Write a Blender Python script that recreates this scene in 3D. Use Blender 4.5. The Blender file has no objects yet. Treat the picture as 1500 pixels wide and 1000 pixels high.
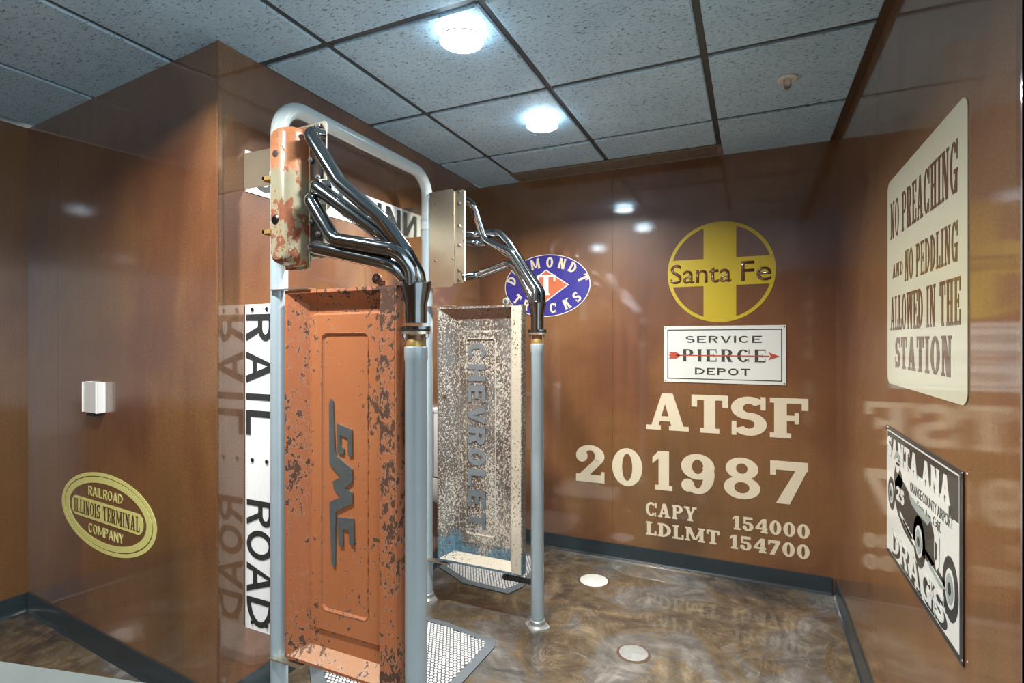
import bpy, bmesh, math, random
from mathutils import Vector, Matrix
random.seed(4)
S = bpy.context.scene
C = S.collection
PI = math.pi

# ------------------------------------------------------------------ camera
F_PX, YAW, EYE = 777.0, math.radians(24.31), 1.505
cam_d = bpy.data.cameras.new('camera'); cam = bpy.data.objects.new('camera', cam_d); C.objects.link(cam)
cam_d.sensor_width = 36.0; cam_d.lens = F_PX / 1500.0 * 36.0; cam_d.clip_start = 0.02
cam.location = (0, 0, EYE); cam.rotation_euler = (PI / 2, 0, YAW)
S.camera = cam
# ------------------------------------------------------------------ light & exposure
W = bpy.data.worlds.new('world'); S.world = W; W.use_nodes = True
bg = W.node_tree.nodes['Background']
bg.inputs['Color'].default_value = (0.78, 0.91, 1.0, 1); bg.inputs['Strength'].default_value = 2.0
S.view_settings.view_transform = 'Standard'; S.view_settings.look = 'None'
S.view_settings.gamma = 1.0; S.view_settings.use_curve_mapping = False
S.view_settings.exposure = 0.52
LAMP_W = 36.0          # watts of each ceiling lamp

# ------------------------------------------------------------------ measuring helpers (photo pixel -> point on a known plane)
_f = (-math.sin(YAW), math.cos(YAW)); _r = (math.cos(YAW), math.sin(YAW))
def ray(px, py):
    u = (px - 750) / F_PX; v = (500 - py) / F_PX
    return Vector((_f[0] + u * _r[0], _f[1] + u * _r[1], v))
def atY(px, py, y):
    d = ray(px, py); t = y / d.y; return Vector((d.x * t, y, EYE + d.z * t))
def atX(px, py, x):
    d = ray(px, py); t = x / d.x; return Vector((x, d.y * t, EYE + d.z * t))

# ------------------------------------------------------------------ materials
MATS = {}
def nodes(name):
    m = bpy.data.materials.new(name); m.use_nodes = True
    MATS[name] = m
    nt = m.node_tree
    return m, nt, nt.nodes['Principled BSDF']
def N(nt, typ, **kw):
    n = nt.nodes.new(typ)
    for k, v in kw.items():
        if k in n.inputs: n.inputs[k].default_value = v
        else: setattr(n, k, v)
    return n
def simple(name, col, rough=0.5, metal=0.0, coat=0.0, bump=0.0, bscale=200, var=0.0, vscale=6, spec=0.5):
    m, nt, b = nodes(name)
    b.inputs['Base Color'].default_value = (*col, 1); b.inputs['Roughness'].default_value = rough
    b.inputs['Metallic'].default_value = metal; b.inputs['Coat Weight'].default_value = coat
    b.inputs['Coat Roughness'].default_value = 0.08; b.inputs['Specular IOR Level'].default_value = spec
    tc = N(nt, 'ShaderNodeTexCoord')
    if var:
        no = N(nt, 'ShaderNodeTexNoise', Scale=vscale, Detail=6.0, Roughness=0.65)
        nt.links.new(tc.outputs['Object'], no.inputs['Vector'])
        mx = N(nt, 'ShaderNodeMix', data_type='RGBA')
        mx.inputs[6].default_value = (*[c * (1 - var) for c in col], 1)
        mx.inputs[7].default_value = (*[min(1, c * (1 + var)) for c in col], 1)
        nt.links.new(no.outputs['Fac'], mx.inputs[0]); nt.links.new(mx.outputs[2], b.inputs['Base Color'])
    if bump:
        n2 = N(nt, 'ShaderNodeTexNoise', Scale=bscale, Detail=2.0)
        nt.links.new(tc.outputs['Object'], n2.inputs['Vector'])
        bp = N(nt, 'ShaderNodeBump', Strength=bump, Distance=0.002)
        nt.links.new(n2.outputs['Fac'], bp.inputs['Height'])
        nt.links.new(bp.outputs['Normal'], b.inputs['Normal'])
    return m
def emis(name, col, strength):
    m, nt, b = nodes(name)
    b.inputs['Base Color'].default_value = (0.9, 0.9, 0.9, 1)
    b.inputs['Emission Color'].default_value = (*col, 1); b.inputs['Emission Strength'].default_value = strength
    return m
def ramp(nt, fac, stops):
    r = N(nt, 'ShaderNodeValToRGB')
    el = r.color_ramp.elements
    while len(el) < len(stops): el.new(0.5)
    for e, (p, c) in zip(el, stops):
        e.position = p; e.color = (*c, 1) if len(c) == 3 else c
    nt.links.new(fac, r.inputs['Fac'])
    return r
def stretched(nt, tc, scale, sc, detail=6, rough=0.6, loc=(0, 0, 0), out='Object', dist=0.0):
    mp = N(nt, 'ShaderNodeMapping'); mp.inputs['Scale'].default_value = sc; mp.inputs['Location'].default_value = loc
    nt.links.new(tc.outputs[out], mp.inputs['Vector'])
    no = N(nt, 'ShaderNodeTexNoise', Scale=scale, Detail=float(detail), Roughness=rough, Distortion=dist)
    nt.links.new(mp.outputs['Vector'], no.inputs['Vector'])
    return no
def mixc(nt, fac, a, b, blend='MIX'):
    mx = N(nt, 'ShaderNodeMix', data_type='RGBA', blend_type=blend)
    for i, v in ((0, fac), (6, a), (7, b)):
        if isinstance(v, (int, float)): mx.inputs[i].default_value = v
        elif isinstance(v, tuple): mx.inputs[i].default_value = (*v, 1)
        else: nt.links.new(v, mx.inputs[i])
    return mx.outputs[2]

def make_wall_mat():
    m, nt, b = nodes('wall')
    tc = N(nt, 'ShaderNodeTexCoord')
    big = stretched(nt, tc, 1.1, (1, 1, 0.7), 4, 0.55, dist=0.4)
    c1 = ramp(nt, big.outputs['Fac'], [(0.30, (0.092, 0.036, 0.017)), (0.43, (0.140, 0.056, 0.024)), (0.53, (0.190, 0.088, 0.032)), (0.62, (0.165, 0.085, 0.030)), (0.74, (0.105, 0.052, 0.020))])
    st = stretched(nt, tc, 30, (1, 1, 0.06), 6, 0.7)
    c2 = ramp(nt, st.outputs['Fac'], [(0.3, (0.90, 0.89, 0.87)), (0.7, (1.06, 1.06, 1.06))])
    col = mixc(nt, 1.0, c1.outputs['Color'], c2.outputs['Color'], 'MULTIPLY')
    fine = stretched(nt, tc, 210, (1, 1, 0.7), 3, 0.7)
    c3 = ramp(nt, fine.outputs['Fac'], [(0.32, (0.68, 0.67, 0.65)), (0.68, (1.34, 1.31, 1.25))])
    col = mixc(nt, 1.0, col, c3.outputs['Color'], 'MULTIPLY')
    nt.links.new(col, b.inputs['Base Color'])
    b.inputs['Roughness'].default_value = 0.42
    b.inputs['Coat Weight'].default_value = 1.0; b.inputs['Coat Roughness'].default_value = 0.05; b.inputs['Coat IOR'].default_value = 1.8
    bp = N(nt, 'ShaderNodeBump', Strength=0.10, Distance=0.0015)
    nt.links.new(fine.outputs['Fac'], bp.inputs['Height'])
    nt.links.new(bp.outputs['Normal'], b.inputs['Normal'])
    wav = stretched(nt, tc, 26, (1, 1, 0.5), 2, 0.5)
    bp2 = N(nt, 'ShaderNodeBump', Strength=0.035, Distance=0.004)
    nt.links.new(wav.outputs['Fac'], bp2.inputs['Height'])
    bp3 = N(nt, 'ShaderNodeBump', Strength=0.045, Distance=0.0012)
    nt.links.new(fine.outputs['Fac'], bp3.inputs['Height']); nt.links.new(bp2.outputs['Normal'], bp3.inputs['Normal'])
    nt.links.new(bp3.outputs['Normal'], b.inputs['Coat Normal'])
def make_floor_mat():
    m, nt, b = nodes('floor')
    tc = N(nt, 'ShaderNodeTexCoord')
    a = stretched(nt, tc, 1.6, (1, 1, 1), 10, 0.68, dist=1.2)
    c1 = ramp(nt, a.outputs['Fac'], [(0.30, (0.026, 0.021, 0.017)), (0.42, (0.072, 0.056, 0.040)), (0.49, (0.130, 0.095, 0.052)), (0.55, (0.110, 0.104, 0.094)), (0.70, (0.20, 0.198, 0.185))])
    v = stretched(nt, tc, 4.0, (1, 1, 1), 9, 0.75, (3, 7, 0), dist=2.2)
    c2 = ramp(nt, v.outputs['Fac'], [(0.33, (0.40, 0.40, 0.42)), (0.52, (0.95, 0.95, 0.95)), (0.66, (1.7, 1.68, 1.65))])
    col = mixc(nt, 1.0, c1.outputs['Color'], c2.outputs['Color'], 'MULTIPLY')
    cr = stretched(nt, tc, 2.3, (1, 1, 1), 5, 0.6, (11, 2, 0), dist=1.5)
    c3 = ramp(nt, cr.outputs['Fac'], [(0.494, (0, 0, 0)), (0.5, (1, 1, 1)), (0.506, (0, 0, 0))])
    mm = N(nt, 'ShaderNodeMath', operation='MULTIPLY'); mm.inputs[1].default_value = 0.35
    nt.links.new(c3.outputs['Color'], mm.inputs[0])
    col = mixc(nt, mm.outputs[0], col, (0.30, 0.28, 0.24))
    nt.links.new(col, b.inputs['Base Color'])
    b.inputs['Roughness'].default_value = 0.4
    b.inputs['Coat Weight'].default_value = 1.0; b.inputs['Coat Roughness'].default_value = 0.06; b.inputs['Coat IOR'].default_value = 1.7
    bp = N(nt, 'ShaderNodeBump', Strength=0.02, Distance=0.002)
    nt.links.new(v.outputs['Fac'], bp.inputs['Height']); nt.links.new(bp.outputs['Normal'], b.inputs['Coat Normal'])
def make_tile_mat():
    m, nt, b = nodes('ceiling_tile')
    tc = N(nt, 'ShaderNodeTexCoord')
    oi = N(nt, 'ShaderNodeObjectInfo')
    ad = N(nt, 'ShaderNodeVectorMath', operation='ADD')
    cb = N(nt, 'ShaderNodeCombineXYZ'); ml = N(nt, 'ShaderNodeMath', operation='MULTIPLY'); ml.inputs[1].default_value = 37.0
    nt.links.new(oi.outputs['Random'], ml.inputs[0]); nt.links.new(ml.outputs[0], cb.inputs['Z'])
    nt.links.new(tc.outputs['Object'], ad.inputs[0]); nt.links.new(cb.outputs[0], ad.inputs[1])
    a = N(nt, 'ShaderNodeTexNoise', Scale=5.0, Detail=6.0, Roughness=0.6); nt.links.new(ad.outputs[0], a.inputs['Vector'])
    c1 = ramp(nt, a.outputs['Fac'], [(0.3, (0.40, 0.62, 0.80)), (0.7, (0.50, 0.73, 0.90))])
    mp = N(nt, 'ShaderNodeMapping'); mp.inputs['Scale'].default_value = (0.45, 1, 1); nt.links.new(ad.outputs[0], mp.inputs['Vector'])
    f = N(nt, 'ShaderNodeTexNoise', Scale=130.0, Detail=3.0, Roughness=0.55, Distortion=0.8); nt.links.new(mp.outputs[0], f.inputs['Vector'])
    c2 = ramp(nt, f.outputs['Fac'], [(0.32, (0.30, 0.30, 0.30)), (0.42, (1, 1, 1)), (0.7, (1.08, 1.08, 1.08))])
    col = mixc(nt, 1.0, c1.outputs['Color'], c2.outputs['Color'], 'MULTIPLY')
    nt.links.new(col, b.inputs['Base Color']); b.inputs['Roughness'].default_value = 0.55
    bp = N(nt, 'ShaderNodeBump', Strength=0.6, Distance=0.004)
    nt.links.new(c2.outputs['Color'], bp.inputs['Height']); nt.links.new(bp.outputs['Normal'], b.inputs['Normal'])
def make_rust_mat(name, paint, paint2, rust, pale, thr, rough=0.5, speck=26):
    m, nt, b = nodes(name)
    tc = N(nt, 'ShaderNodeTexCoord')
    a = stretched(nt, tc, 5, (1, 1, 0.6), 5, 0.6)
    col = mixc(nt, a.outputs['Fac'], paint, paint2)
    p = stretched(nt, tc, speck, (1, 1, 0.7), 8, 0.68, (5, 1, 3), dist=0.3)
    big = stretched(nt, tc, 3.2, (1.3, 1, 0.8), 3, 0.5, (2, 8, 1))
    sm = N(nt, 'ShaderNodeMath', operation='MULTIPLY_ADD'); sm.inputs[1].default_value = 0.45
    nt.links.new(big.outputs['Fac'], sm.inputs[0]); nt.links.new(p.outputs['Fac'], sm.inputs[2])
    edge = ramp(nt, sm.outputs[0], [(thr - 0.012, (0, 0, 0)), (thr, (1, 1, 1))])
    pl = ramp(nt, sm.outputs[0], [(thr - 0.05, (0, 0, 0)), (thr - 0.02, (1, 1, 1))])
    pm = N(nt, 'ShaderNodeMath', operation='MULTIPLY'); pm.inputs[1].default_value = 0.45
    nt.links.new(pl.outputs['Color'], pm.inputs[0])
    col = mixc(nt, pm.outputs[0], col, pale)
    fr = stretched(nt, tc, 60, (1, 1, 1), 4, 0.6)
    rc = mixc(nt, fr.outputs['Fac'], tuple(c * 0.45 for c in rust), tuple(min(1, c * 1.5) for c in rust))
    col = mixc(nt, edge.outputs['Color'], col, rc)
    fs = stretched(nt, tc, 150, (1, 1, 0.8), 3, 0.6, (7, 3, 9))
    fr2 = ramp(nt, fs.outputs['Fac'], [(0.655, (0, 0, 0)), (0.69, (0.85, 0.85, 0.85))])
    col = mixc(nt, fr2.outputs['Color'], col, tuple(c * .8 for c in rust))
    nt.links.new(col, b.inputs['Base Color'])
    rr = N(nt, 'ShaderNodeMapRange'); rr.inputs['To Min'].default_value = rough; rr.inputs['To Max'].default_value = 0.85
    nt.links.new(edge.outputs['Color'], rr.inputs['Value']); nt.links.new(rr.outputs[0], b.inputs['Roughness'])
    bp = N(nt, 'ShaderNodeBump', Strength=0.5, Distance=0.0025, invert=True)
    nt.links.new(edge.outputs['Color'], bp.inputs['Height']); nt.links.new(bp.outputs['Normal'], b.inputs['Normal'])
    return m, nt, b, tc
def make_chevy_mat(name, cream):
    m, nt, b = nodes(name)
    tc = N(nt, 'ShaderNodeTexCoord')
    a = stretched(nt, tc, 6, (1, 1, 0.5), 6, 0.65)
    base = ramp(nt, a.outputs['Fac'], [(0.3, (0.075, 0.032, 0.020)), (0.45, (0.105, 0.090, 0.080)), (0.56, (0.14, 0.14, 0.135)), (0.72, (0.25, 0.20, 0.155))]).outputs['Color']
    sp = stretched(nt, tc, 120, (1, 1, 0.8), 4, 0.65, (4, 4, 1))
    big = stretched(nt, tc, 5, (1, 1, 0.5), 3, 0.5, (9, 2, 2))
    sm = N(nt, 'ShaderNodeMath', operation='MULTIPLY_ADD'); sm.inputs[1].default_value = 0.4
    nt.links.new(big.outputs['Fac'], sm.inputs[0]); nt.links.new(sp.outputs['Fac'], sm.inputs[2])
    wh = ramp(nt, sm.outputs[0], [(0.72, (0, 0, 0)), (0.80, (0.8, 0.8, 0.8))])
    col = mixc(nt, wh.outputs['Color'], base, (0.68, 0.65, 0.56))
    dk = ramp(nt, sm.outputs[0], [(0.52, (0.8, 0.8, 0.8)), (0.60, (0, 0, 0))])
    col = mixc(nt, dk.outputs['Color'], col, (0.055, 0.04, 0.035))
    # blue paint that survived along the lower edge of this tailgate
    sep = N(nt, 'ShaderNodeSeparateXYZ'); nt.links.new(tc.outputs['Object'], sep.inputs[0])
    zz = N(nt, 'ShaderNodeMath', operation='MULTIPLY_ADD'); zz.inputs[1].default_value = 0.55
    nt.links.new(a.outputs['Fac'], zz.inputs[0]); nt.links.new(sep.outputs['Z'], zz.inputs[2])
    bl = ramp(nt, zz.outputs[0], [(0.36, (0.85, 0.85, 0.85)), (0.44, (0, 0, 0))])
    mb = N(nt, 'ShaderNodeMath', operation='MULTIPLY')
    inv = ramp(nt, sp.outputs['Fac'], [(0.40, (0, 0, 0)), (0.46, (1, 1, 1))])
    nt.links.new(bl.outputs['Color'], mb.inputs[0]); nt.links.new(inv.outputs['Color'], mb.inputs[1])
    col = mixc(nt, mb.outputs[0], col, (0.09, 0.22, 0.31))
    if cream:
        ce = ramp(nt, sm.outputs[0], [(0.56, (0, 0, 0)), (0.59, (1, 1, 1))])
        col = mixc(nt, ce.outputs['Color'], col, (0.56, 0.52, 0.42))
    nt.links.new(col, b.inputs['Base Color']); b.inputs['Roughness'].default_value = 0.42
    b.inputs['Metallic'].default_value = 0.15
    bp = N(nt, 'ShaderNodeBump', Strength=0.4, Distance=0.002)
    nt.links.new(sm.outputs[0], bp.inputs['Height']); nt.links.new(bp.outputs['Normal'], b.inputs['Normal'])

make_wall_mat(); make_floor_mat(); make_tile_mat()
make_rust_mat('gmc_paint', (0.34, 0.110, 0.040), (0.42, 0.155, 0.060), (0.105, 0.045, 0.022), (0.46, 0.27, 0.18), 0.815, speck=44)
make_rust_mat('gmc_rim', (0.32, 0.098, 0.036), (0.39, 0.135, 0.052), (0.085, 0.038, 0.022), (0.48, 0.32, 0.22), 0.795, speck=40)
make_rust_mat('gmc_edge', (0.32, 0.098, 0.036), (0.39, 0.135, 0.052), (0.085, 0.038, 0.022), (0.48, 0.32, 0.22), 0.750, speck=46)
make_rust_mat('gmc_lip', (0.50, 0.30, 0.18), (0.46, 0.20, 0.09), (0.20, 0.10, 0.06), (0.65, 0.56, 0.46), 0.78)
make_rust_mat('valve_cover', (0.12, 0.115, 0.065), (0.27, 0.27, 0.20), (0.15, 0.045, 0.018), (0.28, 0.17, 0.07), 0.755, 0.32, 12)
def upper_primer():
    m = MATS['valve_cover']; nt = m.node_tree; b = nt.nodes['Principled BSDF']
    tc = N(nt, 'ShaderNodeTexCoord'); sep = N(nt, 'ShaderNodeSeparateXYZ'); nt.links.new(tc.outputs['Object'], sep.inputs[0])
    no = stretched(nt, tc, 9, (1, 1, 1), 5, 0.6)
    ma = N(nt, 'ShaderNodeMath', operation='MULTIPLY_ADD'); ma.inputs[1].default_value = 0.7
    nt.links.new(no.outputs['Fac'], ma.inputs[0]); nt.links.new(sep.outputs['Z'], ma.inputs[2])
    r = ramp(nt, ma.outputs[0], [(0.70, (0, 0, 0)), (0.76, (0.9, 0.9, 0.9))])
    old = b.inputs['Base Color'].links[0].from_socket
    no2 = stretched(nt, tc, 30, (1, 1, 1), 5, 0.6)
    oc = mixc(nt, no2.outputs['Fac'], (0.16, 0.045, 0.018), (0.42, 0.17, 0.07))
    nt.links.new(mixc(nt, r.outputs['Color'], old, oc), b.inputs['Base Color'])
upper_primer()
make_rust_mat('chevy_rust', (0.13, 0.055, 0.03), (0.20, 0.10, 0.06), (0.07, 0.03, 0.018), (0.45, 0.38, 0.30), 0.80, 0.6, 60)
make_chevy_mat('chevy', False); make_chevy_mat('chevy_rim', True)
simple('backing', (0.05, 0.035, 0.025), 0.7, var=0.2)
simple('base', (0.019, 0.031, 0.038), 0.3, coat=0.3, var=0.2, vscale=5)
simple('gridbar', (0.050, 0.062, 0.072), 0.45, var=0.1)
simple('anglebar', (0.075, 0.045, 0.028), 0.4, var=0.1)
simple('pipe', (0.36, 0.45, 0.50), 0.30, metal=0.15, coat=0.3, bump=0.06, bscale=90, var=0.10, vscale=14)
simple('archpipe', (0.50, 0.58, 0.60), 0.24, metal=0.1, coat=0.5, var=0.06, vscale=10)
simple('chrome', (0.30, 0.33, 0.35), 0.10, metal=1.0, var=0.12, vscale=12)
simple('chrome_dark', (0.15, 0.165, 0.175), 0.20, metal=1.0, var=0.2, vscale=14)
simple('bolt', (0.30, 0.31, 0.32), 0.28, metal=1.0, var=0.1)
simple('plate', (0.52, 0.47, 0.36), 0.30, metal=0.85, bump=0.05, bscale=60, var=0.18, vscale=7)
simple('plate_shiny', (0.55, 0.52, 0.44), 0.10, metal=1.0, var=0.12, vscale=6)
simple('gold', (0.42, 0.28, 0.10), 0.35, metal=0.6, var=0.25, vscale=25)
simple('rustpipe', (0.17, 0.095, 0.05), 0.45, metal=0.4, var=0.3, vscale=25)
simple('badge', (0.22, 0.26, 0.27), 0.28, metal=0.7, var=0.3, vscale=22)
simple('badge_grey', (0.22, 0.26, 0.29), 0.40, metal=0.5, var=0.3, vscale=30)
simple('dark', (0.012, 0.012, 0.013), 0.5, var=0.2)
simple('cream', (0.66, 0.59, 0.44), 0.35, coat=0.5, var=0.05, vscale=8)
simple('creamsign', (0.52, 0.52, 0.40), 0.35, coat=0.6, var=0.04, vscale=4)
simple('yellow', (0.47, 0.36, 0.022), 0.38, coat=0.6, var=0.08, vscale=4)
simple('lime', (0.78, 0.77, 0.27), 0.38, coat=0.4, var=0.06, vscale=5)
simple('brownink', (0.105, 0.043, 0.016), 0.42, coat=1.0, var=0.2, vscale=12)
simple('white', (0.78, 0.79, 0.77), 0.35, coat=0.3, var=0.03)
simple('signwhite', (0.66, 0.69, 0.66), 0.3, coat=0.6, var=0.05, vscale=5)
simple('rrwhite', (0.85, 0.87, 0.87), 0.4, var=0.03)
simple('ink', (0.022, 0.026, 0.028), 0.4, coat=0.4, var=0.2)
simple('inkgrey', (0.045, 0.050, 0.047), 0.4, coat=0.4, var=0.2)
simple('midgrey', (0.26, 0.32, 0.31), 0.4, coat=0.4, var=0.1)
simple('red', (0.42, 0.07, 0.04), 0.4, coat=0.4, var=0.1)
simple('blue', (0.035, 0.030, 0.24), 0.35, coat=0.6, var=0.15, vscale=9)
simple('orange', (0.50, 0.13, 0.06), 0.4, coat=0.5, var=0.1)
simple('matgrey', (0.10, 0.12, 0.135), 0.7, bump=0.2, bscale=300, var=0.1)
simple('matbase', (0.045, 0.050, 0.053), 0.7, var=0.1)
simple('matwhite', (0.62, 0.64, 0.64), 0.5, var=0.04)
simple('porcelain', (0.80, 0.81, 0.80), 0.12, coat=0.8, var=0.02)
simple('covermetal', (0.40, 0.42, 0.41), 0.45, metal=0.5, bump=0.5, bscale=60, var=0.45, vscale=28)
simple('coverpale', (0.55, 0.58, 0.55), 0.45, bump=0.1, bscale=90, var=0.06, vscale=14)
simple('counter', (0.10, 0.122, 0.122), 0.35, coat=0.3, var=0.08, vscale=18)
simple('cabinet', (0.10, 0.06, 0.035), 0.5, var=0.2, vscale=5)
simple('diffuser', (0.34, 0.28, 0.22), 0.45, metal=0.4, var=0.1)
simple('lamptrim', (0.85, 0.87, 0.88), 0.3, var=0.02)
emis('lampglow', (0.90, 0.97, 1.0), 14.0)
emis('lampshade', (0.74, 0.91, 1.0), 7.5)

# ------------------------------------------------------------------ object helpers
WORLD = {}
def tag(o, label, cat, group=None):
    o['label'] = label; o['category'] = cat
    if group: o['group'] = group
    return o
def thing(name, label, cat, loc=(0, 0, 0), group=None):
    o = bpy.data.objects.new(name, None); C.objects.link(o); o.location = loc; o.empty_display_size = 0.05
    WORLD[o] = Vector(loc)
    return tag(o, label, cat, group)
def obj(name, bm, mat, parent=None, smooth=False, loc=None, label=None):
    """links a bmesh given in world coordinates as one mesh object"""
    o_loc = WORLD[parent] if parent else Vector(loc or (0, 0, 0))
    bmesh.ops.translate(bm, verts=bm.verts, vec=-o_loc)
    bmesh.ops.recalc_face_normals(bm, faces=bm.faces)
    me = bpy.data.meshes.new(name); bm.to_mesh(me); bm.free()
    me.materials.append(MATS[mat])
    if smooth:
        for p in me.polygons: p.use_smooth = True
        me.set_sharp_from_angle(angle=math.radians(38))
    o = bpy.data.objects.new(name, me); C.objects.link(o)
    if parent: o.parent = parent
    else: o.location = o_loc
    WORLD[o] = o_loc
    if label: o['label'] = label
    return o
def struct(o): o['kind'] = 'structure'; return o
def BM(): return bmesh.new()
def box(bm, x0, x1, y0, y1, z0, z1, bev=0.0):
    t = bmesh.new()
    bmesh.ops.create_cube(t, size=1.0)
    for v in t.verts:
        v.co = Vector((x0 + (v.co.x + .5) * (x1 - x0), y0 + (v.co.y + .5) * (y1 - y0), z0 + (v.co.z + .5) * (z1 - z0)))
    if bev: bmesh.ops.bevel(t, geom=t.edges[:], offset=bev, segments=2, affect='EDGES', profile=0.5)
    merge(bm, t); return bm
def merge(bm, t):
    m = bpy.data.meshes.new('tmp'); t.to_mesh(m); t.free(); bm.from_mesh(m); bpy.data.meshes.remove(m)
def B(x0, x1, y0, y1, z0, z1, bev=0.0): return box(BM(), x0, x1, y0, y1, z0, z1, bev)
def prism(bm, pts, d):
    """pts: planar polygon in 3D, extruded by vector d"""
    a = [bm.verts.new(p) for p in pts]; b = [bm.verts.new(Vector(p) + d) for p in pts]
    try:
        bm.faces.new(a); bm.faces.new(b[::-1])
    except ValueError: return bm
    n = len(pts)
    for i in range(n): bm.faces.new((a[i], a[(i + 1) % n], b[(i + 1) % n], b[i]))
    return bm
def lathe(bm, c, prof, seg=32, axis='z'):
    """prof: list of (r, h) around point c along axis"""
    rings = []
    for r, h in prof:
        ring = []
        for i in range(seg):
            a = 2 * PI * i / seg
            if axis == 'z': p = (c[0] + r * math.cos(a), c[1] + r * math.sin(a), c[2] + h)
            elif axis == 'y': p = (c[0] + r * math.cos(a), c[1] + h, c[2] + r * math.sin(a))
            else: p = (c[0] + h, c[1] + r * math.cos(a), c[2] + r * math.sin(a))
            ring.append(bm.verts.new(p))
        rings.append(ring)
    for q in range(len(rings) - 1):
        for i in range(seg):
            j = (i + 1) % seg
            bm.faces.new((rings[q][i], rings[q][j], rings[q + 1][j], rings[q + 1][i]))
    for r in (rings[0], rings[-1]):
        bm.faces.new(r)
    return bm
def fillet(pts, rad, n=7):
    pts = [Vector(p) for p in pts]; out = [pts[0]]
    for i in range(1, len(pts) - 1):
        p, a, b = pts[i], pts[i - 1], pts[i + 1]
        da, db = (a - p), (b - p)
        la, lb = da.length, db.length
        da.normalize(); db.normalize()
        ang = da.angle(db)
        if ang > PI - 0.05: out.append(p); continue
        t = min(rad / math.tan(ang / 2), la * 0.48, lb * 0.48)
        r = t * math.tan(ang / 2)
        bis = (da + db).normalized(); cen = p + bis * (r / math.sin(ang / 2))
        s, e = p + da * t - cen, p + db * t - cen
        tot = s.angle(e); ax = s.cross(e).normalized()
        for k in range(n + 1):
            out.append(cen + Matrix.Rotation(tot * k / n, 3, ax) @ s)
    out.append(pts[-1]); return out
def tube(bm, pts, r, seg=20, rad=0.08, caps=True):
    P = fillet(pts, rad) if rad else [Vector(p) for p in pts]
    rs = r if isinstance(r, (list, tuple)) else [r] * len(P)
    tang = []
    for i in range(len(P)):
        a = P[max(0, i - 1)]; b = P[min(len(P) - 1, i + 1)]
        tang.append((b - a).normalized())
    n = tang[0].orthogonal().normalized(); rings = []
    for i, p in enumerate(P):
        if i:
            q = tang[i - 1].rotation_difference(tang[i]); n = q @ n
        bn = tang[i].cross(n).normalized()
        rings.append([bm.verts.new(p + (n * math.cos(2 * PI * k / seg) + bn * math.sin(2 * PI * k / seg)) * rs[i]) for k in range(seg)])
    for q in range(len(rings) - 1):
        for k in range(seg):
            j = (k + 1) % seg
            bm.faces.new((rings[q][k], rings[q][j], rings[q + 1][j], rings[q + 1][k]))
    if caps:
        bm.faces.new(rings[0]); bm.faces.new(rings[-1])
    return bm
def hexbolt(bm, c, n, r=0.009, h=0.007):
    n = Vector(n).normalized(); u = n.orthogonal().normalized(); w = n.cross(u)
    c = Vector(c)
    prism(bm, [c + (u * math.cos(k * PI / 3) + w * math.sin(k * PI / 3)) * r for k in range(6)], n * h)
    prism(bm, [c + n * h + (u * math.cos(k * PI / 5) + w * math.sin(k * PI / 5)) * r * .5 for k in range(10)], n * h * .6)
    return bm

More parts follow.
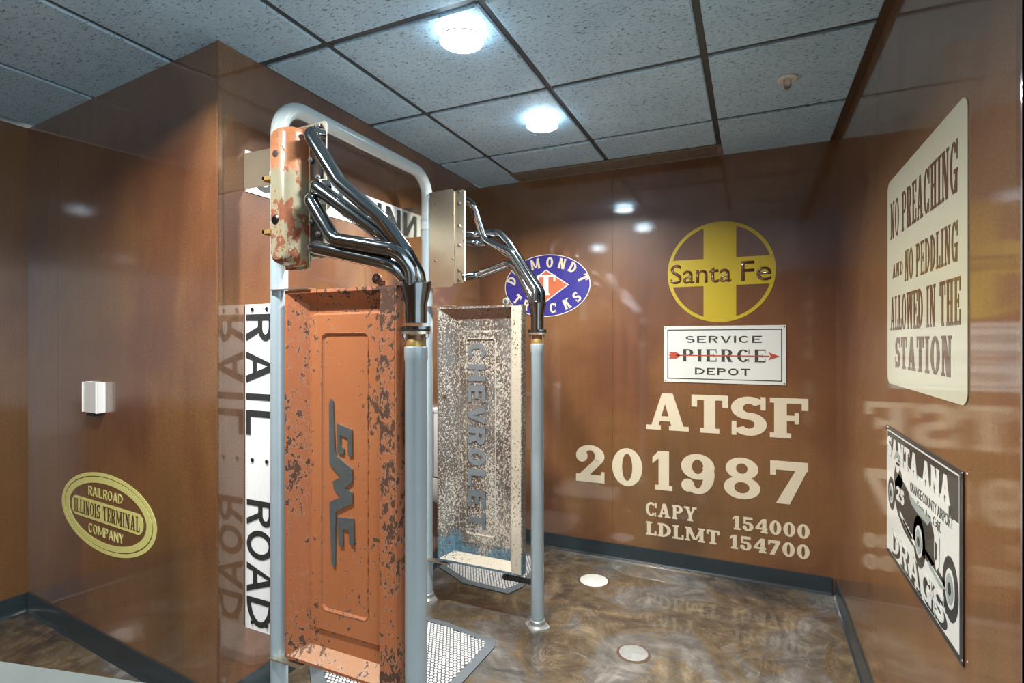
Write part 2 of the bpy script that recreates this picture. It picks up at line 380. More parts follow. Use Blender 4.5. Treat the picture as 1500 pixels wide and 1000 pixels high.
# ------------------------------------------------------------------ lettering: glyphs from stems, bars and rings
def ringpoly(cx, cy, rx, ry, ix, iy, a0, a1, n=22):
    o = []; i = []
    for k in range(n + 1):
        a = math.radians(a0 + (a1 - a0) * k / n)
        o.append((cx + rx * math.cos(a), cy + ry * math.sin(a))); i.append((cx + ix * math.cos(a), cy + iy * math.sin(a)))
    return o + i[::-1]
def glyph(ch, Wd, st, th, s, sh):
    """polygons of a capital or figure with cap height 1; st stem, th thin stroke, s serif reach (0 = sans), sh serif height"""
    P = []
    def R(x0, y0, x1, y1): P.append([(x0, y0), (x1, y0), (x1, y1), (x0, y1)])
    def ser(x0, x1, bottom=True, top=True):
        if s:
            if bottom: R(x0 - s, 0, x1 + s, sh)
            if top: R(x0 - s, 1 - sh, x1 + s, 1)
    def V(x, w=st, b=True, t=True): R(x, 0, x + w, 1); ser(x, x + w, b, t)
    def full(cx, cy, rx, ry):
        for a in (0, 180): P.append(ringpoly(cx, cy, rx, ry, rx - st, ry - th, a, a + 180))
    def tip(x, y0, y1, w=None): R(x, y0, x + (w or sh), y1)
    w = Wd
    if ch == ' ': return P, Wd * 0.55
    if ch == '.': R(0, 0, st, st); return P, st
    if ch == 'I': V(s); return P, st + 2 * s
    if ch in 'OQ0':
        w = Wd * (1.1 if ch != '0' else 0.86); full(w / 2, .5, w / 2, .5); return P, w
    if ch in 'CG':
        w = Wd * 1.05; c = w / 2
        P.append(ringpoly(c, .5, c, .5, c - st, .5 - th, 38, 322, 34))
        if s: tip(c + (c - sh * .6) * .93, .62, 1.0, sh)
        if ch == 'C' and s: tip(c + (c - sh * .6) * .93, .0, .30, sh * .6)
        if ch == 'G':
            R(w - st * 1.02, .0 if s else .12, w, .46); R(c, .46 - th, w + s * .6, .46)
        return P, w + (sh * .3 if s else 0)
    if ch == 'D':
        V(s); w = Wd * 1.08; c = s + st * .6; rx = w - c
        P.append(ringpoly(c, .5, rx, .5, rx - st, .5 - th, -90, 90, 26)); R(0 if s else s, 0, c, th); R(0 if s else s, 1 - th, c, 1); return P, w
    if ch in 'PRB':
        V(s); w = Wd * .95; ym = .44; ry = (1 - ym) / 2; c = s + w * .5; rx = w * .5 - s * .2
        P.append(ringpoly(c, 1 - ry, rx, ry, max(.02, rx - st), ry - th, -90, 90, 22)); R(s, 1 - th, c, 1); R(s, ym, c, ym + th)
        if ch == 'R':
            x1 = w + s * .5
            P.append([(c - st * .35, ym + th * .6), (c + st * .65, ym + th * .6), (x1, 0), (x1 - st * 1.1, 0)])
            if s: R(x1 - st * 1.1, 0, x1 + s, sh)
            return P, x1 + s
        return P, c + rx
    if ch in 'ELF':
        V(s); w = Wd * (.92 if ch != 'L' else .88)
        if ch in 'EF': R(s, 1 - th, w, 1); R(s, .5 - th * .5, w * .78, .5 + th * .5)
        if ch in 'EL': R(s, 0, w, th)
        if s:
            if ch in 'EF': tip(w - sh * .9, 1 - .30, 1); tip(w * .78 - sh * .7, .36, .64, sh * .7)
            if ch in 'EL': tip(w - sh * .9, 0, .32)
        return P, w
    if ch == 'T':
        w = Wd * 1.0; c = w / 2; R(c - st / 2, 0, c + st / 2, 1); R(0, 1 - th, w, 1); ser(c - st / 2, c + st / 2, True, False)
        if s: tip(0, .68, 1); tip(w - sh, .68, 1)
        return P, w
    if ch == 'H':
        w = Wd * 1.1; V(s); V(w - s - st); R(s, .5 - th / 2, w - s, .5 + th / 2); return P, w
    if ch == 'N':
        w = Wd * 1.12; tn = th * 1.1 if s else st; V(s, tn); V(w - s - tn, tn, not s)
        P.append([(s, 1), (s + st * 1.15, 1), (w - s, 0), (w - s - st * 1.15, 0)]); return P, w
    if ch == 'M':
        w = Wd * 1.55; tn = th * 1.1 if s else st; V(s, tn); V(w - s - st); c = w / 2
        P.append([(s, 1), (s + st * 1.1, 1), (c + st * .3, .12), (c - st * .45, .12)])
        P.append([(w - s - tn * 1.2, 1), (w - s, 1), (c + st * .45, .12), (c - st * .1, .12)]); return P, w
    if ch == 'A':
        w = Wd * 1.12 + s; c = w / 2; tl = th * 1.25 if s else st * 1.05; tr = st * 1.12
        P.append([(s, 0), (s + tl, 0), (c + st * .1, 1), (c - st * .5, 1)])
        P.append([(w - s - tr, 0), (w - s, 0), (c + st * .5, 1), (c - st * .5, 1)])
        R(s + tl + (c - s - tl) * .22, .24, w - s - tr - (c - s - tr) * .18, .24 + th)
        if s: R(0, 0, 2 * s + tl, sh); R(w - 2 * s - tr, 0, w, sh)
        return P, w
    if ch in 'VY':
        w = Wd * 1.08 + s; c = w / 2; tr = th * 1.25 if s else st; yb = 0 if ch == 'V' else .42
        P.append([(s, 1), (s + st * 1.1, 1), (c + st * .45, yb), (c - st * .5, yb)])
        P.append([(w - s - tr, 1), (w - s, 1), (c + st * .5, yb), (c - st * .1, yb)])
        if ch == 'Y': R(c - st / 2, 0, c + st / 2, yb + .05); ser(c - st / 2, c + st / 2, True, False)
        if s: R(0, 1 - sh, 2 * s + st * 1.1, 1); R(w - 2 * s - tr, 1 - sh, w, 1)
        return P, w
    if ch == 'W':
        w = Wd * 1.55; tn = th * 1.15 if s else st * .9; q = w / 4
        P.append([(s, 1), (s + st, 1), (q + st * .6, 0), (q - st * .3, 0)])
        P.append([(2 * q - tn * .2, 1), (2 * q + tn * .8, 1), (q + st * .6, 0), (q, 0)])
        P.append([(2 * q - st * .3, 1), (2 * q + st * .7, 1), (3 * q + st * .5, 0), (3 * q - st * .4, 0)])
        P.append([(w - s - tn, 1), (w - s, 1), (3 * q + st * .5, 0), (3 * q - st * .1, 0)])
        if s: R(0, 1 - sh, 2 * s + st, 1); R(w - 2 * s - tn, 1 - sh, w, 1); R(2 * q - st * .3 - s, 1 - sh, 2 * q + st * .7 + s, 1)
        return P, w
    if ch == 'K':
        V(s); w = Wd * 1.1; tn = th * 1.2 if s else st
        P.append([(s + st * .8, .40), (s + st * .8, .40 + tn * 1.2), (w - s - tn, 1), (w - s, 1)])
        P.append([(s + st * 1.2, .62), (s + st * 1.2 + st * .7, .72), (w, 0), (w - st * 1.2, 0)])
        if s: R(w - st * 1.2 - s, 0, w + s, sh); R(w - 2 * s - tn, 1 - sh, w, 1)
        return P, w + s
    if ch == 'U':
        w = Wd * 1.05; c = w / 2
        R(s, .4, s + st, 1); R(w - s - st, .4, w - s, 1)
        P.append(ringpoly(c, .4, c - s, .4, c - s - st, .4 - th, 180, 360))
        if s: R(0, 1 - sh, 2 * s + st, 1); R(w - 2 * s - st, 1 - sh, w, 1)
        return P, w
    if ch == 'J':
        w = Wd * .8; R(w - st, .3, w, 1); P.append(ringpoly(w / 2, .3, w / 2, .3, w / 2 - st, .3 - th, 180, 360)); return P, w
    if ch == 'S':
        w = Wd * .92; c = w / 2; t2 = max(th, st * .72); ry = (1 + t2) / 4
        P.append(ringpoly(c, 1 - ry, c, ry, c - st, ry - t2, 28, 270, 26)); P.append(ringpoly(c, ry, c, ry, c - st, ry - t2, -152, 90, 26))
        if s: tip(w - sh, .66, 1.0, sh * .8); tip(sh * .1, 0, .36, sh * .8)
        return P, w
    if ch == '1':
        w = st + 2 * s + .12; x = w - s - st; R(x, 0, x + st, 1); P.append([(x, 1), (x, 1 - th * 1.4), (x - .16, .80 - th), (x - .16, .80 + th * .2)])
        if s: R(x - s, 0, x + st + s, sh)
        return P, w
    if ch == '2':
        w = Wd * .86; c = w / 2; ry = .29
        P.append(ringpoly(c, 1 - ry, c, ry, c - st, ry - th, -35, 175, 26))
        x, y = c + c * math.cos(math.radians(-35)), 1 - ry + ry * math.sin(math.radians(-35))
        P.append([(x, y), (x - st * .82, y + .06), (0, .10), (0, 0), (st * .75, 0)])
        R(0, 0, w * .94, th * 1.45); tip(w - sh * .8, 0, .30, sh * .8)
        if s:
            for a in (0, 180): P.append(ringpoly(st * .62, .70, st * .62, st * .62, .001, .001, a, a + 180, 12))
        return P, w
    if ch == '4':
        w = Wd * .9; x = w * .56; R(x, 0, x + st, 1); R(0, .24, w, .24 + th)
        P.append([(0, .24), (0, .24 + th), (x, 1), (x + st * .3, 1), (x + st * .3, .9), (th, .24)])
        if s: R(x - s, 0, x + st + s, sh)
        return P, w
    if ch == '5':
        w = Wd * .84; c = w / 2; ry = .32
        P.append(ringpoly(c, ry, c, ry, c - st, ry - th, -160, 130, 28)); R(st * .25, 1 - th * 1.4, w * .92, 1); R(st * .25, .50, st * .25 + th, 1)
        if s:
            for a in (0, 180): P.append(ringpoly(st * .55, .24, st * .55, st * .55, .001, .001, a, a + 180, 12))
        return P, w
    if ch == '7':
        w = Wd * .86; R(0, 1 - th * 1.5, w, 1); P.append([(w, 1), (w, 1 - th), (w * .52, .0), (w * .52 - st * 1.1, 0), (w - st * 1.0, 1 - th * 1.5)])
        if s: tip(0, .66, 1)
        return P, w
    if ch == '8':
        w = Wd * .88; t2 = th
        for cy, ry, rx in ((.735, .265, w * .45), (.275, .275, w * .5)):
            for a in (0, 180): P.append(ringpoly(w / 2, cy, rx, ry, rx - st * .9, ry - t2, a, a + 180))
        return P, w
    if ch in '96':
        w = Wd * .86; c = w / 2; ry = .32
        Q = []
        for a in (0, 180): Q.append(ringpoly(c, 1 - ry, c, ry, c - st, ry - th, a, a + 180))
        Q.append(ringpoly(c, .5, c, .5, c - st, .5 - th, -140, 30, 26))
        if s:
            for a in (0, 180): Q.append(ringpoly(st * .62, .20, st * .6, st * .6, .001, .001, a, a + 180, 12))
        if ch == '6': Q = [[(w - x, 1 - y) for x, y in q] for q in Q]
        return Q, w
    R(0, 0, w * .5, 1); return P, w * .5
def layout(text, style, gap=None):
    Wd, st, th, s, sh = style; gap = 0.10 if gap is None else gap
    x = 0; out = []
    for ch in text:
        P, w = glyph(ch, *style)
        if P: out.append((ch, x, w, P))
        x += w + (gap if ch != ' ' else gap * .5)
    return out, x - gap
SLAB = (0.80, 0.25, 0.135, 0.085, 0.125)
SLAB_B = (0.70, 0.26, 0.15, 0.07, 0.13)
SLAB_C = (0.52, 0.16, 0.085, 0.055, 0.075)
SANS = (0.66, 0.155, 0.14, 0.0, 0.0)
SANS_W = (0.95, 0.20, 0.17, 0.0, 0.0)
def put_text(text, style, mapf, x0, x1, y0, y1, n, depth, mat, parent, joined=False, gap=None, name='letter'):
    """text fitted into the box x0..x1, y0..y1 of a plane; mapf(x, y) -> point, raised by depth along n"""
    lay, T = layout(text, style, gap); k = (x1 - x0) / T; h = y1 - y0; res = []
    bm = BM(); n = Vector(n)
    for ch, gx, w, P in lay:
        for q, poly in enumerate(P): prism(bm, [mapf(x0 + (gx + px) * k, y0 + py * h) for px, py in poly], n * (depth + q * depth * .03))
        if not joined:
            res.append(obj(name, bm, mat, parent)); bm = BM()
    if joined: res.append(obj(name, bm, mat, parent))
    else: bm.free()
    return res
def font_text(text, mapf, x0, x1, y0, y1, n, depth, mat, parent, name='lettering', weight=0.0):
    cu = bpy.data.curves.new('t', 'FONT'); cu.body = text; cu.offset = weight; cu.resolution_u = 4
    o = bpy.data.objects.new('t', cu); C.objects.link(o)
    dg = bpy.context.evaluated_depsgraph_get(); dg.update()
    me = bpy.data.meshes.new_from_object(o.evaluated_get(dg)); bpy.data.objects.remove(o); bpy.data.curves.remove(cu)
    xs = [v.co.x for v in me.vertices]; ys = [v.co.y for v in me.vertices]
    ax, bx_, ay, by = min(xs), max(xs), min(ys), max(ys)
    bm = BM(); bm.from_mesh(me); bpy.data.meshes.remove(me)
    for v in bm.verts:
        v.co = Vector(mapf(x0 + (v.co.x - ax) / (bx_ - ax) * (x1 - x0), y0 + (v.co.y - ay) / (by - ay) * (y1 - y0)))
    ret = bmesh.ops.extrude_face_region(bm, geom=bm.faces[:])
    bmesh.ops.translate(bm, verts=[g for g in ret['geom'] if isinstance(g, bmesh.types.BMVert)], vec=Vector(n) * depth)
    return obj(name, bm, mat, parent)
def ellring(bm, mapf, cx, cy, rx, ry, ix, iy, n, depth, seg=64, a0=0, a1=360):
    """flat ring in a plane, extruded"""
    for a, b in ((a0, (a0 + a1) / 2), ((a0 + a1) / 2, a1)):
        prism(bm, [mapf(x, y) for x, y in ringpoly(cx, cy, rx, ry, ix, iy, a, b, seg // 2)], Vector(n) * depth)
    return bm
def ell(bm, mapf, cx, cy, rx, ry, n, depth, seg=64):
    prism(bm, [mapf(cx + rx * math.cos(2 * PI * k / seg), cy + ry * math.sin(2 * PI * k / seg)) for k in range(seg)], Vector(n) * depth)
    return bm

# ================================================================== THE SETTING
XW, XR, YB, HC = -1.93, 0.4575, 3.66, 2.70       # urinal wall, right wall, back wall, ceiling
LC = Vector((XW, 1.439, 0)); LF = Vector((-3.70, 1.595, 0))   # left face of the pier: near corner, far corner
YRE = 1.287                                        # near end of the right wall
XL = -3.70; YS = -2.6; XE = 3.4
fl = struct(obj('floor', B(XL - .2, XE + .2, YS - .2, YB + .2, -0.06, 0.0), 'floor'))

def wall(name, p0, p1, n, seams, thick=0.10, z1=HC, e0=0.0, e1=0.0):
    """wall along p0->p1 facing n: a dark backing with glossy panels standing 8 mm proud, split at the seams (0..1)"""
    p0, p1, n = Vector(p0), Vector(p1), Vector(n).normalized()
    d = p1 - p0
    bm = BM()
    b0, b1 = p0 + d.normalized() * e0 - n * .008, p1 - d.normalized() * e1 - n * .008
    prism(bm, [b0, b1, b1 + Vector((0, 0, z1)), b0 + Vector((0, 0, z1))], -n * thick)
    w = struct(obj(name, bm, 'backing', loc=p0))
    cut = [0] + seams + [1]
    for a, b in zip(cut, cut[1:]):
        g = 0.0009 / d.length
        a2 = a + (g if a > 0 else 0); b2 = b - (g if b < 1 else 0)
        t = BM()
        q0, q1 = p0 + d * a2, p0 + d * b2
        prism(t, [q0, q1, q1 + Vector((0, 0, z1)), q0 + Vector((0, 0, z1))], -n * .008)
        obj('wall_panel', t, 'wall', w)
    return w
wall('wall_back', (XW, YB, 0), (XR, YB, 0), (0, -1, 0), [(-0.885 - XW) / (XR - XW)])
wall('wall_right', (XR, YB, 0), (XR, YRE, 0), (-1, 0, 0), [(YB - 2.724) / (YB - YRE)], e1=.02)
wall('wall_left', (XW, LC.y, 0), (XW, YB, 0), (1, 0, 0), [0.52], e0=.13)
dl = (LC - LF); nl = Vector((dl.y, -dl.x, 0)).normalized()
if nl.y > 0: nl = -nl
wall('wall_front', LF, LC, nl, [0.21], e1=.03)
wall('wall_side', (XL, YS, 0), (XL, LF.y, 0), (1, 0, 0), [0.4, 0.8])
wall('wall_return', (XR, YRE, 0), (XE, YRE, 0), (0, -1, 0), [0.5], e0=.12)
wall('wall_rear', (1.5, YS, 0), (XL, YS, 0), (0, 1, 0), [0.3, 0.65])
# corner guard on the pier and on the end of the right wall
bm = BM(); box(bm, XW, XW + .0025, LC.y - .002, LC.y + .016, 0.10, HC - .002); box(bm, XW - .006, XW + .0025, LC.y - .0035, LC.y - .0005, 0.10, HC - .002)
struct(obj('trim_1', bm, 'wall', loc=(XW, LC.y, 0.1)))
bm = BM(); box(bm, XR - .0025, XR, YRE, YRE + .016, 0.10, HC - .002)
struct(obj('trim_2', bm, 'wall', loc=(XR, YRE, 0.1)))
# coved rubber baseboards
BP = [(0, 0), (.020, 0), (.0185, .004), (.012, .010), (.009, .020), (.008, .097), (.006, .1016), (0, .1016)]
def baseboard(name, p0, p1, n, e0=0.0, e1=0.0):
    p0, p1, n = Vector(p0), Vector(p1), Vector(n).normalized(); d = (p1 - p0).normalized()
    p0 = p0 + d * e0; p1 = p1 - d * e1
    prof = [(t, z) for t, z in BP]
    bm = BM(); prism(bm, [p0 + n * (t + .0005) + Vector((0, 0, z + .0003)) for t, z in prof], p1 - p0)
    return struct(obj(name, bm, 'base', smooth=True, loc=p0))
baseboard('baseboard_back', (XW, YB, 0), (XR, YB, 0), (0, -1, 0), .021, .021)
baseboard('baseboard_right', (XR, YB, 0), (XR, YRE, 0), (-1, 0, 0))
baseboard('baseboard_left', (XW, LC.y, 0), (XW, YB, 0), (1, 0, 0), -.02)
baseboard('baseboard_front', LF, LC, nl, .021)
baseboard('baseboard_side', (XL, YS, 0), (XL, LF.y, 0), (1, 0, 0), 0, .002)
baseboard('baseboard_return', (XR, YRE, 0), (XE, YRE, 0), (0, -1, 0))

# ceiling: dark slab above, lay-in tiles standing proud of the grid bars
ce = struct(obj('ceiling', B(XL - .2, XE + .2, YS - .2, YB + .2, HC + .03, HC + .07), 'backing', loc=(0, 0, HC)))
GX, GY = 0.693, 0.713
xs = [-1.567 + GX * k for k in range(-5, 9)]; ys = [1.652 + GY * k for k in range(-7, 4)]
REG = [(XL, XE, YS, YRE), (XL, XR, YRE, 1.60), (XW, XR, 1.60, YB)]
def clip(x0, x1, y0, y1):
    """part of a grid cell that lies over the room"""
    cy1 = min(y1, YB)
    if y0 >= 1.5: x0, x1 = max(x0, XW), min(x1, XR)
    elif y0 >= .9: x0, x1 = max(x0, XL), x1
    x0, x1, y0 = max(x0, XL), min(x1, XE), max(y0, YS)
    return x0, x1, y0, cy1
DX0, DX1, DY0 = -1.567, -0.181, 3.462          # linear slot diffuser along the back wall
gap = 0.014
tile_cache = {}
def ceiling_tile(x0, x1, y0, y1):
    if x1 - x0 < .03 or y1 - y0 < .03: return
    key = (round(x1 - x0, 3), round(y1 - y0, 3))
    cx, cy = (x0 + x1) / 2, (y0 + y1) / 2
    if key not in tile_cache:
        hx, hy = key[0] / 2, key[1] / 2
        bm = BM(); e = .005
        vs = []
        for z, i in ((0.0, e), (e, 0.0), (0.028, 0.0)):
            vs.append([bm.verts.new(p) for p in ((-hx + i, -hy + i, z), (hx - i, -hy + i, z), (hx - i, hy - i, z), (-hx + i, hy - i, z))])
        bm.faces.new(vs[0]); bm.faces.new(vs[2])
        for a, b in zip(vs, vs[1:]):
            for k in range(4): bm.faces.new((a[k], a[(k + 1) % 4], b[(k + 1) % 4], b[k]))
        bmesh.ops.recalc_face_normals(bm, faces=bm.faces)
        me = bpy.data.meshes.new('ceiling_tile'); bm.to_mesh(me); bm.free(); me.materials.append(MATS['ceiling_tile']); tile_cache[key] = me
    o = bpy.data.objects.new('ceiling_tile', tile_cache[key]); C.objects.link(o); o.parent = ce
    o.location = Vector((cx, cy, HC + random.uniform(0, .0012))) - WORLD[ce]
for i in range(len(xs) - 1):
    for j in range(len(ys)):
        ya = ys[j]; yb = ys[j + 1] if j + 1 < len(ys) else YB + .0
        x0, x1, y0, y1 = clip(xs[i], xs[i + 1], ya, yb)
        if x1 <= x0 or y1 <= y0: continue
        if y0 > 3.0 and x0 >= DX0 - .01 and x1 <= DX1 + .01: y1 = DY0
        # rows that straddle the near end of the walls
        if y0 < YRE < y1 and x1 > XR:
            ceiling_tile(max(x0, XR) + gap, x1 - gap, y0 + gap, YRE - .002)
            x1 = min(x1, XR)
            if x1 <= x0: continue
        ceiling_tile(x0 + (gap if x0 > XW + .001 or y0 < 1.4 else .002), x1 - (gap if x1 < XR - .001 or y0 < 1.2 else .03), y0 + gap + .005, y1 - (gap + .005 if y1 < YB - .001 else .002))
for x in xs:
    if XL < x < XE:
        ye = YB - .002 if XW < x < XR else (1.60 if x < XW else YRE)
        if x in (xs[5], xs[7]) and ye > 3: ye = YB - .002
        if DX0 + .02 < x < DX1 - .02: ye = DY0
        obj('grid_bar', B(x - .015, x + .015, YS, ye, HC + .010, HC + .0295), 'gridbar', ce)
for y in ys:
    if y < YS: continue
    xa, xb = (XW + .001, XR - .001) if y > 1.5 else (XL, XE if y < YRE else XR)
    prev = xa
    for x in [q for q in xs if xa < q < xb] + [xb + .015]:
        if x - .0155 - prev > .02: obj('grid_bar', B(prev, x - .0155, y - .013, y + .013, HC + .011, HC + .0295), 'gridbar', ce)
        prev = x + .0155
obj('edge_angle', B(XR - .030, XR - .0005, YRE + .01, YB - .002, HC - .001, HC + .008), 'anglebar', ce)
# slot diffuser (lies in the ceiling grid)
t = thing('slot_diffuser', 'long brown-grey slotted air diffuser in the ceiling along the back wall', 'air vent', (DX0, DY0, HC))
obj('backing_plate', B(DX0 + .016, DX1 - .016, DY0 + .004, YB - .004, HC + .020, HC + .029), 'dark', t)
for k in range(5):
    y = DY0 + .006 + k * .0415
    obj('slat', B(DX0 + .016, DX1 - .016, y, y + .015, HC - .002, HC + .008), 'diffuser', t)
for x in (DX0, DX1): obj('end_cap', B(x - .014, x + .0155, DY0 + .004, YB - .004, HC - .003, HC + .009), 'diffuser', t)

# ================================================================== CEILING FITTINGS
def downlight(x, y, label, w=LAMP_W):
    t = thing('ceiling_lamp', label, 'lamp', (x, y, HC), 'round ceiling lamps')
    bm = BM()
    prof = [(.060, -.001), (.064, -.010), (.078, -.030), (.083, -.040), (.080, -.040), (.074, -.030), (.058, -.010), (.055, -.001)]
    seg = 40
    rings = [[bm.verts.new((x + r * math.cos(2 * PI * k / seg), y + r * math.sin(2 * PI * k / seg), HC + h)) for k in range(seg)] for r, h in prof]
    for q in range(len(rings)):
        a, b = rings[q], rings[(q + 1) % len(rings)]
        for k in range(seg): bm.faces.new((a[k], a[(k + 1) % seg], b[(k + 1) % seg], b[k]))
    obj('lamp_shade', bm, 'lampshade', t, True)
    bm = BM()
    bmesh.ops.create_uvsphere(bm, u_segments=24, v_segments=12, radius=.046, matrix=Matrix.Translation((x, y, HC - .010)) @ Matrix.Diagonal((1, 1, .52, 1)))
    obj('bulb', bm, 'lampglow', t, True)
    bm = BM(); lathe(bm, (x, y, HC - .0405), [(.0845, -.003), (.0865, 0), (.0845, .003)], 40)
    bmesh.ops.delete(bm, geom=[f for f in bm.faces if len(f.verts) > 4], context='FACES')
    obj('rim', bm, 'lamptrim', t, True)
    ld = bpy.data.lights.new('lamp_light', 'AREA'); ld.shape = 'DISK'; ld.size = .12; ld.energy = w; ld.color = (1.0, .965, .91); ld.spread = math.radians(148)
    lo = bpy.data.objects.new('lamp_light', ld); C.objects.link(lo); lo.parent = t; lo.location = (0, 0, -.042)
    return t
downlight(-1.016, 1.778, 'round glowing glass ceiling lamp nearest the camera, above the orange tailgate')
downlight(-1.022, 2.658, 'round glowing glass ceiling lamp farther back, toward the slot diffuser')
downlight(-1.76, 0.79, 'round ceiling lamp over the passage in front of the left wall')
downlight(1.20, -0.60, 'added unseen round fill lamp on the ceiling, right of the camera near the end of the right wall')  # added out of view as fill light for the right-hand side
downlight(-2.50, -2.10, 'round ceiling lamp far behind the camera at the left')
t = thing('sprinkler_head', 'small cream fire sprinkler head in the ceiling near the right wall', 'sprinkler', (.149, 2.714, HC))
obj('escutcheon', lathe(BM(), (.149, 2.714, HC), [(.026, 0), (.044, -.001), (.043, -.006), (.032, -.009), (.026, -.006)], 32), 'white', t, True)
obj('frame_arms', box(box(B(.149 - .016, .149 - .011, 2.711, 2.717, HC - .034, HC - .004), .149 + .011, .149 + .016, 2.711, 2.717, HC - .034, HC - .004), .149 - .016, .149 + .016, 2.711, 2.717, HC - .037, HC - .033), 'plate', t)
obj('deflector', lathe(lathe(BM(), (.149, 2.714, HC - .040), [(.005, .006), (.014, 0), (.014, -.002), (.003, -.002)], 20), (.149, 2.714, HC - .052), [(.0025, .012), (.004, 0)], 12), 'plate', t, True)

# ================================================================== PIPE FRAME (two posts joined by one bent pipe)
PX, PY1, PY2 = -1.728, 1.556, 2.620
PR = .0335
def foot(bm, x, y, r):
    pts = []
    for k in range(36):
        a = 2 * PI * k / 36
        pts.append((x + (r + .020 + .014 * abs(math.cos(2 * a)) ** 3) * math.cos(a), y + (r + .020 + .014 * abs(math.cos(2 * a)) ** 3) * math.sin(a), 0.0))
    prism(bm, pts, Vector((0, 0, .010)))
    lathe(bm, (x, y, .010), [(r + .016, 0), (r + .006, .010), (r + .006, .030), (r + .001, .034)], 28)
    return bm
t = thing('pipe_frame', 'tall grey pipe arch whose two posts carry both tailgate partitions', 'pipe frame', (PX, PY1, 0))
ZA = 2.472
for y in (PY1, PY2):
    obj('post', lathe(BM(), (PX, y, 0), [(PR, .002), (PR, 2.22)], 28), 'pipe', t, True)
    obj('foot_flange', foot(BM(), PX, y, PR), 'covermetal', t, True)
    obj('coupling', lathe(BM(), (PX, y, 2.13 if y == PY1 else 2.15), [(PR, 0), (PR + .003, .003), (PR + .003, .05), (PR, .053)], 28), 'archpipe', t, True)
obj('arch', tube(BM(), [(PX, PY1, 2.2), (PX, PY1, ZA), (PX, PY2, ZA), (PX, PY2, 2.2)], .0325, 24, .14), 'archpipe', t, True)
# flat brackets between posts and wall, and the arms that hold the tailgates
obj('wall_bracket', B(XW + .001, PX + .004, 1.5555, 1.5595, 2.140, 2.288), 'plate', t, label='raw metal plate bracing the near post to the wall')
obj('wall_bracket', B(XW + .001, PX - .012, 2.6480, 2.6520, 2.128, 2.308), 'plate_shiny', t, label='shiny metal plate bracing the far post to the wall')
for y, z0, z1 in ((PY1, .262, 1.704), (PY2, .252, 1.702)):
    yf = y - .036
    obj('bracket_arm', B(PX - .004, PX + .20, yf - .012, yf + .030, z1 + .001, z1 + .0055), 'plate', t)
    obj('bracket_arm', B(PX - .004, PX + .16, yf - .012, yf + .030, z0 - .0055, z0 - .001), 'plate', t)
    bm = BM(); prism(bm, [(PX + PR - .004, y - .003, z0 - .006), (PX + PR + .038, y - .003, z0 - .006), (PX + PR - .004, y - .003, z0 - .055)], Vector((0, .006, 0)))
    obj('gusset', bm, 'pipe', t)

